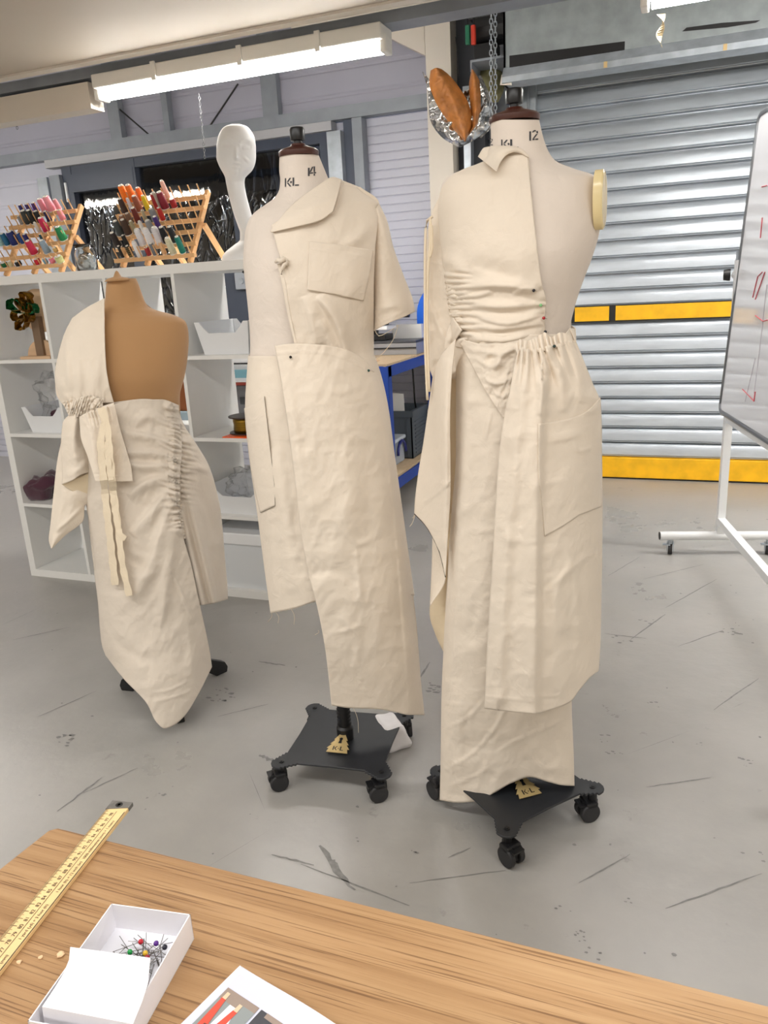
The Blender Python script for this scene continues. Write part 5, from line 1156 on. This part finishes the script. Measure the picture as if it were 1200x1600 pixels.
OVG = [([(808, 545), (830, 546), (860, 540), (898, 530)], 75, 13, .016, 1, 3), ([(808, 545), (830, 546), (860, 540), (898, 530)], 24, 6.5, .007, 1, 9)]
panel('over_skirt', dc, c_ov, [(811, 542), (804, 570), (798, 605), (788, 650), (779, 720), (774, 800), (768, 900), (762, 1000), (757, 1107)], [(898, 530), (907, 552), (917, 577), (927, 602), (937, 628), (940, 700), (941, 800), (940, 900), (938, 1000), (935, 1048)],
      [(811, 542), (830, 543), (860, 536), (898, 530)], [(757, 1107), (790, 1111), (836, 1115), (862, 1108), (890, 1097), (905, 1078), (922, 1058), (935, 1048)], nu=130, nv=230, off=.012, wrap='R', crump=(.006, 60, 12), folds=OVF, gath=OVG)
panel('gathered_frill', dc, c_ov, [(803, 541), (809, 556)], [(899, 513), (900, 534)], [(803, 541), (812, 530), (824, 533), (838, 528), (851, 519), (861, 528), (875, 519), (884, 521), (890, 513), (899, 513)], [(809, 556), (832, 553), (862, 545), (900, 534)], nu=110, nv=26, off=.018, lin='T',
      gath=[([(806, 550), (832, 548), (862, 540), (900, 528)], 34, 7.5, .014, 0, 6)], wrap='R')
panel('patch_pocket', dc, c_ov, [(841, 662), (842, 740), (848, 800), (851, 838)], [(938, 620), (940, 680), (940, 740), (939, 792)], [(841, 662), (880, 656), (912, 645), (926, 634), (938, 620)], [(851, 838), (880, 822), (905, 805), (939, 792)], nu=60, nv=60, off=.0155, lin='B', crump=(.006, 60, 12), gath=OVG,
      folds=OVF+[([(842, 684), (880, 678), (915, 668), (939, 655)], 1.4, .0016, 0), ([(895, 690), (905, 705), (925, 700)], 3, .004), ([(850, 690), (885, 684), (912, 676)], 5, .004), ([(912, 646), (928, 640), (938, 625)], 4, .006)])
for u0, v0, u1, v1 in ((649, 803, 640, 822), (648, 801, 644, 808)):
    strand('loose_thread', dc, [Vector(atn(np.array(float(u0+(u1-u0)*t)), np.array(float(v0+(v1-v0)*t+4*math.sin(t*3))), c_sk.axis, c_sk.n, -.01)) for t in np.linspace(0, 1, 8)], .0007, TAPE_C, 4)
for u, v, c, lab in ((834, 454, (34, 28, 34), 'dark headed pin at the upper edge of the ruched waist on the bare-shouldered form'), (845, 477, (130, 190, 130), 'green headed pin holding the ruched waist edge'), (849.5, 497, (170, 30, 40), 'red headed pin holding the ruched waist edge above the gathered skirt'), (852, 518.5, (20, 28, 38), 'black headed pin just above the gathered skirt frill')):
    pin(c_bd, u, v, c, lab, .022)
pin(c_ov, 866, 541, (18, 50, 44), 'dark green headed pin in the gathered skirt frill', .04)

# ================================================================== middle stand with the short-sleeved dress (size 14)
AX_A = (-.85, 1.735)
a_body = Env(AX_A, [(240, 437, 497, .043), (262, 436, 506, .046), (285, 438, 516, .051), (302, 434, 528, .058), (316, 420, 552, .066), (328, 402, 578, .08), (345, 388, 593, .095), (370, 382, 596, .112), (410, 380, 594, .126), (450, 384, 588, .130), (500, 389, 582, .118), (540, 391, 578, .112), (580, 389, 588, .118), (620, 388, 596, .125), (700, 392, 604, .125)])
fa = thing('dress_form', 'cream linen dress form with black wheeled base, stencilled with number 14', 'dress form', (AX_A[0], AX_A[1], 0))
panel('torso', fa, a_body, a_body.edge('l', 241, 700, 36), a_body.edge('r', 241, 700, 36), nu=46, nv=120, off=0, wrap='LR', m=LINEN, cap=True, folds=[([(402, 330), (392, 365), (389, 425)], 1.8, -.004, 0), ([(437, 316), (460, 322), (490, 316)], 1.4, .0008, 0)])
neck_cap(fa, a_body, 437, 497, 243, .03, AX_A)
stencil_text(fa, a_body, [('K', 445, 278.5, 455, 292, -.6), ('+', 452.8, 282.5, 456.6, 287, -.4), ('L', 457, 277.5, 467, 290.5, -.4)]); stencil_text(fa, a_body, [('1', 478, 262.5, 487, 275.5, -.7), ('4', 483.5, 260.5, 494, 275, -.7)])
base(fa, (-.857, 1.772), math.radians(6.8), .172, .080, .75, (.12, -1))
da = thing('calico_dress', 'cream calico short-sleeved dress with wrap skirt on the dress form numbered 14', 'dress', (AX_A[0], AX_A[1], .2))
a_sh = Env(AX_A, [(275, 425, 540, .06), (300, 420, 565, .068), (318, 408, 590, .082), (345, 384, 602, .105), (400, 376, 604, .128), (450, 380, 598, .138), (500, 386, 590, .128), (540, 387, 585, .122), (590, 384, 596, .135)])
panel('shirt_front', da, a_sh, [(424, 352), (430, 376), (438, 405), (444, 440), (450, 480), (457, 515), (464, 548)], [(562, 292), (592, 318), (590, 345), (585, 400), (583.5, 460), (583.5, 520), (584, 582)], [(424, 352), (470, 322), (520, 290), (562, 292)], [(464, 548), (500, 552), (545, 560), (584, 582)], nu=100, nv=130, off=.007, wrap='R', crump=(.004, 60, 2),
      folds=[([(497, 462), (520, 492), (536, 530), (542, 556)], (5, 12), .020), ([(478, 462), (488, 500), (497, 540)], (8, 16), .013), ([(524, 380), (512, 350), (540, 330)], 14, .004), ([(578, 345), (560, 372), (530, 385)], 10, .010), ([(585, 400), (560, 440), (540, 460)], 12, -.005), ([(500, 500), (515, 530), (520, 550)], 7, .006)], gath=[([(490, 545), (525, 548)], 16, 8, .004, 0, 1), ([(436, 412), (444, 409)], 36, 5, .006, 0, 3)])
panel('front_edge', da, a_sh, [(433, 412), (440, 440), (447, 480), (455, 515), (462, 545)], [(439, 412), (446, 440), (452, 480), (459, 515), (467, 547)], None, None, nu=6, nv=40, off=.0105)
kc = a_sh.pt(440, 411, .016)
strand('tie_knot', da, [kc+Vector(RT)*x*.0016*1.0+Vector(UP)*y*.0016+Vector(FW)*-z*.004 for x, y, z in ((-9, 1, 0), (-4, 3, 1.5), (0, 0, 3), (4, 4, 2), (7, 3, 1), (8, -2, 1.5), (4, -4, 2), (1, -9, 1), (0, -16, 0))], [.003, .0055, .006, .006, .005, .005, .005, .004, .002], CALICO, 8)
panel('collar', da, a_sh, [(423, 361), (423.5, 363)], [(534, 281), (528, 305), (520, 331)], [(423, 361), (456, 321), (500, 288), (520, 277), (534, 281)], [(423.5, 363), (460, 355), (500, 344.5), (520, 331)], nu=60, nv=30, off=.016, lin='R', offs=lambda U, V, u, v: .012*u*v+.010*np.sin(np.pi*v)*np.clip(u*1.5, 0, 1), thick=.002, folds=[([(470, 332), (500, 318), (522, 312)], 5, .003)])
panel('collar_facing', da, a_sh, [(423, 362), (423.5, 363.5)], [(537, 284), (531, 308), (522.5, 333)], [(423, 362), (456, 325), (500, 294), (520, 283), (537, 284)], [(423.5, 363.5), (460, 357), (500, 346.5), (522.5, 333)], nu=40, nv=16, off=.011, lin='R')
panel('back_neck', da, a_sh, [(500, 290), (512, 300)], [(532, 281), (560, 292)], [(500, 290), (516, 279), (532, 281)], [(512, 300), (536, 296), (560, 292)], nu=16, nv=8, off=.004)
panel('chest_pocket', da, a_sh, [(484, 377), (482, 415), (480.5, 453)], [(583, 391), (577, 430), (568, 470)], [(484, 377), (535, 383), (583, 391)], [(480.5, 453), (524, 460), (568, 470)], nu=50, nv=40, off=.0125, lin='LRTB', crump=(.003, 40, 6),
      folds=[([(484, 389), (535, 396), (581, 403)], 1.2, .0012, 0), ([(545, 395), (550, 440), (540, 465)], 16, .004), ([(482.5, 380), (482, 453)], 1.5, .001, 0)])
panel('sleeve', da, a_sh, [(585, 330), (583, 390), (583, 450), (584, 517)], [(592, 318), (605, 347), (613, 382), (630, 430), (646, 474), (648, 487)], [(585, 330), (592, 318)], [(584, 517), (607, 505), (634, 494), (648, 487)], nu=60, nv=90, off=0, depth=lambda U, V: np.zeros(U.shape), wrap='LR',
      offs=lambda U, V, u, v: .018+(.025+.05*v)*np.sqrt(np.clip(1-(2*u-1)**2, 0, 1)), crump=(.005, 40, 7), folds=[([(596, 345), (606, 380), (626, 430)], 6, .006), ([(588, 485), (610, 478), (630, 480)], 5, .005), ([(584, 508), (612, 496), (644, 478)], 1.5, .0015, 0), ([(600, 400), (597, 450), (600, 490)], 10, .006)])
a_sk = Env(AX_A, [(545, 389, 582, .118), (600, 385, 599, .138), (640, 383, 607, .148), (700, 388, 615, .158), (800, 402, 629, .165), (900, 415, 643, .165), (965, 424, 652, .16)])
panel('wrap_skirt_under', da, a_sk, a_sk.edge('l', 556, 958), a_sk.edge('r', 556, 930), None, [(423, 959), (460, 951), (497, 939), (570, 932), (650, 926)], nu=90, nv=120, off=.002, wrap='LR', crump=(.007, 50, 14), folds=[([(425, 700), (440, 800), (455, 930)], (10, 14), .010), ([(405, 690), (420, 800), (432, 950)], 8, .006), ([(440, 640), (455, 760), (475, 900)], 8, -.006)])
a_ov = Env(AX_A, [(530, 386, 583, .124), (560, 386, 584, .134), (600, 384, 596, .148), (640, 382, 606, .16), (700, 388, 616, .172), (800, 402, 629, .18), (900, 415, 641, .18), (1000, 430, 652, .165), (1060, 440, 658, .14), (1122, 450, 664, .11)])
panel('wrap_skirt_over', da, a_ov, [(429, 540), (440, 600), (453, 690), (462, 760), (470, 830), (483, 900), (496, 950), (509, 1020), (518, 1102)], [(584, 578), (596, 608), (607, 655), (616, 715), (628, 800), (640, 890), (651, 980), (657, 1060), (663, 1117)], [(429, 539), (460, 536), (500, 538), (538, 545), (564, 558), (584, 578)],
      [(518, 1102), (545, 1106), (590, 1108), (615, 1112), (640, 1117), (663, 1117)], nu=130, nv=220, off=.012, wrap='R', crump=(.0085, 58, 21),
      folds=[([(430, 553), (460, 549), (500, 551), (536, 558), (560, 570), (582, 592)], 1.5, .002, 0), ([(596, 640), (612, 760), (626, 900), (640, 1090)], (4, 9), .008), ([(448, 590), (462, 680), (474, 780)], (14, 8), .007), ([(480, 700), (478, 760), (500, 820)], 14, .007), ([(540, 700), (545, 800), (530, 880)], 20, .007), ([(570, 690), (575, 780), (585, 860)], 14, -.006),
             ([(500, 600), (530, 612), (565, 600)], 8, .004), ([(480, 900), (520, 892), (560, 905)], 9, -.006), ([(540, 830), (560, 850), (590, 835)], 5, .004), ([(556, 850), (560, 900), (565, 950)], 5, .004), ([(530, 960), (560, 1000), (555, 1050)], 7, .005), ([(515, 990), (540, 985), (570, 975)], 4, .004), ([(435, 560), (445, 620), (458, 700)], 1.4, .0016, 0)])
panel('hip_pocket', da, a_sk, [(382, 638), (388, 700), (397, 760), (407, 801)], [(413, 619), (421, 690), (429, 760), (430, 791)], [(382, 638), (398, 631), (413, 619)], [(407, 801), (419, 795), (430, 791)], nu=26, nv=50, off=.0105, lin='TB', wrap='', folds=[([(383, 668), (400, 662), (417, 654)], 1.2, .0012, 0)])
strand('pocket_edge', da, [a_sk.pt(u, v, .0125) for u, v in curve([(413, 619), (421, 690), (429, 760), (430, 791), (407, 801)], np.linspace(0, 1, 24), True)], .0006, mat('dark_edge_line', (120, 112, 100), .9), 4)  # thin dark line along the pocket's side and bottom edges
for u0, v0, u1, v1 in ((424, 957, 420, 972), (431, 957, 436, 974), (455, 952, 461, 976), (497, 985, 494, 992), (552, 1106, 562, 1145)):
    e = a_ov if u0 > 480 else a_sk; bq = e.pt(u0, v0, .006); dq = (e.pt(u1, v1, .006)-bq)
    strand('loose_thread', da, [bq+dq*t+Vector(RT)*.004*math.sin(t*4) for t in np.linspace(0, 1, 8)], .0006, TAPE_C, 4)
tq = [Vector(at(u, v, 1.75)) for u, v in curve([(585, 515), (592, 525), (622, 508), (617, 525), (600, 550), (586, 562)], np.linspace(0, 1, 20))]
strand('loose_thread', da, tq, .0007, TAPE_C, 4)
pin(a_ov, 454, 558, (18, 18, 20), 'black headed pin at the wrap skirt waistband', .022); pin(a_ov, 576, 579, (30, 70, 60), 'dark green headed pin near the side of the wrap skirt waistband', .02)
pin(a_body, 380.5, 425, (24, 22, 24), 'black headed pin in the side of the dress form numbered 14', .006)

# ================================================================== brown jersey stand with the one-shouldered dress
AX_B = (-1.60, 1.97)
JERSEY = mat('brown_jersey', (177, 136, 92), .85, bump=.15, bscale=500, vary=.04, vscale=5, sheen=.2)
b_body = Env(AX_B, [(434, 170, 212, .040), (445, 166, 217, .045), (470, 164, 226, .047), (480, 160, 233, .053), (488, 146, 258, .06), (496, 130, 281, .075), (506, 118, 292, .09), (530, 111, 295, .105), (560, 109, 293, .118), (590, 111, 288, .122), (620, 117, 281, .112), (650, 119, 282, .11), (720, 118, 296, .115), (770, 124, 300, .11)])
fb = thing('dress_form', 'brown jersey covered dress form on black splayed feet', 'dress form', (AX_B[0], AX_B[1], 0))
panel('torso', fb, b_body, b_body.edge('l', 435, 770, 36), b_body.edge('r', 435, 770, 36), nu=46, nv=110, off=0, wrap='LR', m=JERSEY, cap=True, folds=[([(162, 477), (180, 480), (205, 477), (226, 468)], 1.3, -.002, 0), ([(165, 444), (190, 447), (215, 441)], 2.0, .002, 0), ([(288, 500), (278, 560), (268, 620)], 16, -.004)])
tp = b_body.pt(184, 437, -.02)
MB().lathe([(.040, -.004), (.030, .004), (.012, .008), (.005, .022), (0, .026)], tp, 14).build('gathered_top', JERSEY, fb, True)
MB().cyl((AX_B[0], AX_B[1], .10), (AX_B[0], AX_B[1], .75), .016, n=14).build('pole', BLACK, fb, angle=40)
for (u, v) in ((191, 1076), (354, 1047), (283, 1131)):
    q = Vector(onz(u, v, 0)); c = Vector((AX_B[0], AX_B[1], 0)); d = (q-c); Ld = d.length; d.normalize(); s = Vector((-d.y, d.x, 0))*.013
    pr = [c+Vector((0, 0, .20)), c+d*.05+Vector((0, 0, .21)), c+d*Ld*.6+Vector((0, 0, .085)), q-d*.01+Vector((0, 0, .042)), q+Vector((0, 0, .02)), q-d*.005, q-d*.05, c+d*Ld*.5+Vector((0, 0, .05)), c+Vector((0, 0, .12))]
    bevel(MB().ext([p-s for p in pr], s*2).build('foot', BLACK, fb), .003)
db = thing('calico_dress', 'cream calico one-shouldered dress with ruched skirt and pointed hem on the brown form', 'dress', (AX_B[0], AX_B[1], .03))
CALICO_SHADE = calico_mat('calico_shaded', (215, 204, 190))  # calico greyed so the skirt's shade sits in the colour
b_sk = Env(AX_B, [(612, 114, 278, .118), (640, 114, 279, .122), (667, 117, 289, .132), (690, 120, 304, .145), (730, 126, 327, .158), (762, 131, 337, .166), (802, 137, 345, .175), (870, 146, 351, .185), (940, 153, 356, .19), (1006, 159, 350, .21), (1060, 170, 345, .235), (1142, 180, 336, .262)])
panel('skirt_back', db, b_sk, b_sk.edge('l', 634, 905), b_sk.edge('r', 634, 936), [(114, 640), (178, 632), (230, 625), (279, 634)], [(149, 905), (230, 925), (312, 946), (335, 943), (355.5, 937)], nu=130, nv=140, off=0, wrap='LR', m=CALICO_SHADE, crump=(.006, 40, 31),
      folds=[([(286, 745), (300, 800), (318, 870), (335, 942)], (5, 8), .036, 3), ([(280, 775), (292, 830), (306, 890), (318, 945)], 6, .022, 3), ([(284, 738), (305, 730), (327, 736)], 5, .014), ([(286, 700), (298, 712), (300, 725)], 5, .010), ([(292, 672), (300, 700), (298, 720)], (4, 7), .010), ([(297, 680), (318, 720), (322, 760)], 8, .006), ([(300, 760), (325, 800), (338, 850)], (6, 12), -.010), ([(330, 850), (345, 845), (352, 842)], 6, .005)],
      gath=[([(283, 650), (284, 700), (282, 750), (284, 790)], 30, 8, .020, 0, 5, .3)])
panel('skirt_front', db, b_sk, [(150, 641), (136, 700), (136, 775), (140, 830), (147, 890), (153, 940), (159, 1006), (165, 1024)], [(279, 633), (281, 665), (284, 700), (281, 745), (281, 800), (286, 836), (298, 880), (312, 944), (327, 1015), (331, 1042)], [(150, 641), (178, 632), (215, 624), (252, 624), (279, 633)],
      [(165, 1024), (193, 1060), (230, 1100), (245, 1129), (257, 1138), (270, 1134), (287, 1120), (309, 1086), (331, 1042)], nu=130, nv=230, off=.012, m=CALICO_SHADE, crump=(.0085, 46, 33),
      offs=lambda U, V, u, v: .012*np.clip((u-.6)/.4, 0, 1),
      folds=[([(264, 690), (225, 680), (185, 672)], (4, 10), .018), ([(262, 664), (232, 650), (205, 668)], 7, .014), ([(263, 712), (225, 706), (190, 706)], (4, 9), .018), ([(263, 728), (225, 728), (192, 722)], (4, 9), .019), ([(264, 744), (230, 752), (200, 775)], (4, 11), .020), ([(266, 762), (240, 795), (205, 835)], (5, 14), .022), ([(270, 780), (252, 830), (232, 890), (200, 930)], (8, 16), .022), ([(275, 815), (262, 900), (250, 980)], (12, 8), .018),
             ([(262, 880), (285, 930), (303, 975)], 3, .005), ([(180, 950), (215, 920), (240, 870)], 14, .008), ([(190, 860), (215, 880), (240, 890)], 8, -.007), ([(160, 965), (190, 1010), (240, 1035)], 9, -.007), ([(235, 1098), (275, 1088), (305, 1075)], 2, .003), ([(225, 1085), (265, 1078), (300, 1060)], 2, .003), ([(220, 640), (235, 665), (228, 690)], 6, .006), ([(290, 960), (297, 1000), (300, 1060)], 8, .007)],
      gath=[([(270, 636), (273, 670), (271, 710), (273, 750), (276, 790), (284, 826)], 15, 6.5, .020, 0, 8, .3), ([(270, 636), (273, 670), (271, 710), (273, 750), (276, 790), (284, 826)], 30, 11, .012, 0, 12, .35)])
panel('ruched_channel', db, b_sk, [(265, 638), (262, 675), (260, 710), (262, 750), (267, 790), (279, 838)], [(279, 634), (282, 668), (284, 702), (282, 745), (284, 790), (290, 842)], None, None, nu=34, nv=220, off=.020, m=CALICO_SHADE, crump=(.010, 7, 5),
      gath=[([(272, 634), (272, 668), (272, 702), (272, 745), (276, 790), (285, 842)], 16, 6.2, .017, 0, 8, .35)], offs=lambda U, V, u, v: -.016*np.abs(2*u-1)**3)
strand('ruching_cord', db, [b_sk.pt(u, v, .028) for u, v in curve([(268, 800), (274, 820), (282, 833), (290, 850)], np.linspace(0, 1, 10))], .0009, EDGE, 4)
b_tp = Env(AX_B, [(455, 112, 236, .053), (470, 112, 240, .056), (485, 112, 270, .066), (497, 110, 289, .085), (530, 98, 296, .115), (560, 90, 295, .13), (590, 86, 291, .135), (640, 96, 286, .125), (700, 95, 300, .14), (770, 80, 320, .16), (870, 76, 330, .17)])
panel('one_shoulder_bodice', db, b_tp, [(113, 497), (101, 521), (91, 556), (86, 584), (88, 614), (103, 638)], [(163, 466), (163.5, 519), (165.5, 570), (170, 600), (178, 629)], [(113, 497), (135, 481), (163, 466)], [(103, 638), (125, 633), (150, 630), (178, 629)], nu=70, nv=110, off=.008, wrap='L', crump=(.004, 50, 41),
      folds=[([(106, 508), (104, 560), (110, 622)], (5, 8), .010), ([(122, 560), (124, 600), (122, 632)], 6, .007), ([(140, 560), (145, 595), (140, 630)], 6, .006), ([(155, 560), (152, 600), (158, 628)], 6, .005), ([(163, 470), (164, 540), (172, 605)], 2.5, .003, 0), ([(95, 590), (100, 615), (112, 630)], 5, .008)],
      gath=[([(103, 638), (125, 633), (150, 630), (165, 630)], 24, 6, .010, 0, 11)])
panel('gathered_waist', db, b_tp, [(98, 628), (108, 650)], [(160, 624), (162, 652)], [(98, 628), (118, 622), (140, 618), (160, 624)], [(108, 650), (126, 652), (145, 646), (162, 652)], nu=80, nv=26, off=.016, gath=[([(103, 640), (125, 637), (145, 634), (162, 636)], 26, 4.6, .016, 0, 13, .5), ([(100, 634), (130, 640), (162, 633)], 22, 9, .012, 0, 3, -.4)], crump=(.012, 9, 3), wrap='L', back=.2)
panel('sleeve_lower', db, b_tp, [(96, 690), (90, 718), (84, 770), (79, 820), (76.5, 843), (80, 857)], [(150, 745), (154, 778), (132, 791), (131, 809), (100, 838), (81, 857)], [(96, 690), (120, 720), (150, 745)], [(80, 857), (81, 857)], nu=50, nv=90, off=0, depth=lambda U, V: np.zeros(U.shape), m=CALICO, offs=lambda U, V, u, v: .01+.05*np.sin(np.pi*u*.9)*(1-.5*v)+.02*u, crump=(.004, 30, 45), folds=[([(84, 832), (105, 815), (130, 790)], 3, .006), ([(100, 740), (95, 790), (88, 830)], 6, .006)])
panel('sleeve_reverse', db, b_tp, [(97, 757), (115, 768), (154, 779)], [(143, 737), (152, 755), (154.5, 777)], [(97, 757), (120, 747), (143, 737)], [(154, 779), (154.5, 777)], nu=30, nv=24, off=.07, depth=lambda U, V: np.zeros(U.shape), m=CALICO_IN, offs=lambda U, V, u, v: .02*u-.015*v)
panel('sleeve_upper', db, b_tp, [(110, 646), (98, 662), (95.5, 700), (97.5, 735), (97, 757)], [(128, 648), (135, 680), (142, 715), (144, 737)], [(110, 646), (128, 648)], [(97, 757), (112, 751), (128, 741), (144, 737)], nu=40, nv=60, off=0, depth=lambda U, V: np.zeros(U.shape), offs=lambda U, V, u, v: .05+.06*np.sin(np.pi*(.1+.75*u)), crump=(.005, 30, 46), folds=[([(120, 655), (115, 690), (118, 730)], (5, 8), .010), ([(100, 745), (120, 735), (140, 720)], 6, .007), ([(125, 660), (122, 680), (128, 700)], 4, -.008)])
panel('peplum_flap', db, b_tp, [(124, 651), (126, 680), (138, 716), (149, 752)], [(178, 629), (188, 671), (200, 712), (205, 730), (207.5, 752)], [(124, 651), (145, 640), (178, 629)], [(149, 752), (178, 752.5), (207.5, 752)], nu=60, nv=80, off=.042, lin='B', crump=(.005, 36, 47), folds=[([(140, 655), (145, 690), (150, 740)], (6, 9), .010), ([(160, 645), (166, 690), (170, 750)], 5, .007), ([(178, 650), (188, 700), (195, 750)], 7, .004), ([(150, 744), (207, 744)], 1.2, .0012, 0)], gath=[([(126, 650), (150, 640), (172, 634)], 30, 7, .010, 1, 15)])
b_fl = Env(AX_B, np.stack([b_sk.y, b_sk.l, b_sk.r, b_sk.b+.03], -1))
for pts, wpx in (([(158, 637), (163, 660), (157, 690), (161, 740), (166, 790), (173, 850), (180, 914)], 10), ([(161, 640), (168, 670), (171, 700), (177, 760), (184, 820), (191, 880), (202, 931)], 9), ([(165, 690), (172, 740), (180, 800), (190, 838), (196, 842)], 8)):
    ribbon('tie', db, b_fl, pts, wpx*1.1, .022, TAPE_C, .0005, waves=.0012, lift=(768, .042))

# ================================================================== white display head with long neck
hx_ = at(372, 330, 3.0)
hd = Env((float(hx_[0]), 3.0), [(193.5, 362, 374, .012), (197, 352, 385, .04), (204, 345, 392, .062), (216, 340, 398, .078), (232, 338, 400, .086), (246, 338, 400, .088), (256, 341, 398.5, .087), (264, 345, 395, .084), (271, 349, 388, .078), (277, 351.5, 383.5, .066), (285, 353, 382, .048), (300, 356, 384, .043), (320, 361, 389, .042), (340, 367, 395, .045), (354, 372, 402, .052), (364, 375, 412, .062), (374, 375, 425, .074), (384, 364, 440, .088), (394, 352, 450, .098), (402, 347, 455, .103), (411, 346, 457, .104)])
dh = thing('display_head', 'white long-necked display head standing on the shelving unit', 'display head', (float(hx_[0]), 3.0, TOPZ))
panel('head', dh, hd, hd.edge('l', 193.5, 411, 60), hd.edge('r', 193.5, 411, 60), nu=70, nv=150, off=0, wrap='LR', cap=True, m=mat('white_polystyrene', (236, 236, 236), .6, bump=.1, bscale=300),
      folds=[([(369, 229), (369.5, 238), (370, 246)], 3.0, .014, 3), ([(366, 247.5), (374, 247.5)], 2.4, .010), ([(346, 229), (354, 227), (362, 230)], 5, -.007), ([(376, 230), (385, 227), (393, 230)], 5, -.007), ([(349, 231), (355, 230), (361, 232)], 2.4, .006), ([(378, 232), (385, 230), (391, 231)], 2.4, .006), ([(345, 222), (354, 218), (364, 223)], 2.5, .004), ([(374, 223), (385, 218), (395, 222)], 2.5, .004),
             ([(362, 256), (369, 254.5), (376, 256)], 1.8, .006), ([(363, 260.5), (369, 261.5), (375, 260.5)], 2.0, .006), ([(361, 258), (377, 258)], 1.0, -.003), ([(366, 268), (372, 268)], 4.5, .007), ([(352, 248), (356, 252)], 6, .004), ([(384, 252), (388, 248)], 6, .004)])

# ================================================================== foil backed leather petals hanging on the column
pc = at(712, 165, 4.72); fo_ax = Env((float(pc[0]), 4.72), [(90, 600, 800, .02), (240, 600, 800, .02)])
pf = thing('foil_lined_pod', 'brown leathery two-lobed pod lined with silver foil hanging beside the column', 'ornament', (float(pc[0]), 4.72, float(pc[2])))
LEA = mat('brown_leather_skin', (176, 112, 52), .45, vary=.35, vscale=16, bump=.5, bscale=26, bdist=.01); FOIL = mat('silver_foil', (205, 205, 205), .22, metal=1, bump=.3, bscale=12, bdist=.02, stretch=(1, 1, .6)); FOILD = mat('grey_plastic_film', (150, 150, 148), .3, metal=.5, bump=.8, bscale=24, bdist=.02)
Z0_ = lambda U, V: np.zeros(U.shape)
panel('foil_lining', pf, fo_ax, [(660, 112), (668, 140), (672, 185), (690, 214), (716, 230)], [(752, 130), (766, 170), (768, 190), (748, 214), (720, 230)], [(660, 112), (700, 150), (752, 130)], [(716, 230), (720, 230)], nu=60, nv=60, off=-.02, depth=Z0_, offs=lambda U, V, u, v: .08*np.sin(np.pi*u)*np.sin(np.pi*np.clip(v, .1, 1)), crump=(.045, 22, 51), m=FOIL)
panel('grey_film', pf, fo_ax, [(748, 118), (750, 150), (752, 185), (742, 210)], [(752, 118), (770, 165), (772, 190), (752, 216)], None, None, nu=20, nv=40, off=-.05, depth=Z0_, crump=(.02, 14, 52), m=FOILD, smooth=False)
panel('leather_lobe', pf, fo_ax, [(673, 110), (671, 128), (679, 155), (697, 185), (712, 206), (725, 219)], [(690, 108), (700, 116), (716, 135), (733, 165), (739, 190), (728, 219)], [(673, 110), (682, 106), (690, 108)], [(725, 219), (728, 219)], nu=60, nv=80, off=.05, depth=Z0_, offs=lambda U, V, u, v: .07*np.sin(np.pi*u), crump=(.026, 26, 53), m=LEA, folds=[([(690, 115), (705, 150), (722, 200)], 6, .015)], wrap='LR', back=-.6)
panel('leather_lobe', pf, fo_ax, [(737, 108), (733, 135), (735, 165), (738, 195), (733, 208)], [(740, 110), (749, 128), (751, 160), (748, 190), (735, 208)], [(737, 108), (740, 110)], [(733, 208), (735, 208)], nu=30, nv=60, off=.03, depth=Z0_, offs=lambda U, V, u, v: .05*np.sin(np.pi*u), crump=(.02, 20, 54), m=LEA, wrap='LR', back=-.5)
MB().tube([Vector(at(716, 120, 4.74)), Vector(at(714, 80, 4.85)), Vector(at(712, 58, 5.1))], .003, 6).build('hanging_cord', BLACK, pf)

# ================================================================== torn polystyrene block on the floor
pa, pb_ = Vector(onz(603, 1181, 0)), Vector(onz(649, 1167, 0)); fx_ = (pb_-pa).normalized(); fy_ = Vector((-fx_.y, fx_.x, 0)); FM = Matrix((fx_, fy_, Vector((0, 0, 1)))).transposed().to_4x4(); FM.translation = pa
mb = MB(); mb.box(.005, (pb_-pa).length, 0, .10, 0, .085, FM, .014)
bmesh.ops.subdivide_edges(mb.bm, edges=mb.bm.edges, cuts=5, use_grid_fill=True)
for v in mb.bm.verts:
    l = FM.inverted() @ v.co; k = (l.z/.085)
    v.co -= fx_*.035*k*max(0, l.x/.1); v.co += Vector((mn.noise(v.co*30), mn.noise(v.co*28+Vector((5, 0, 0))), mn.noise(v.co*26+Vector((0, 5, 0)))))*.006; v.co.z = max(v.co.z, .001)
tag(mb.build('foam_block', mat('torn_polystyrene', (240, 238, 240), .7, vary=.06, vscale=20, bump=.3, bscale=60), smooth=True), 'torn white polystyrene block on the floor behind the wheeled base of the number 14 form', 'foam block')
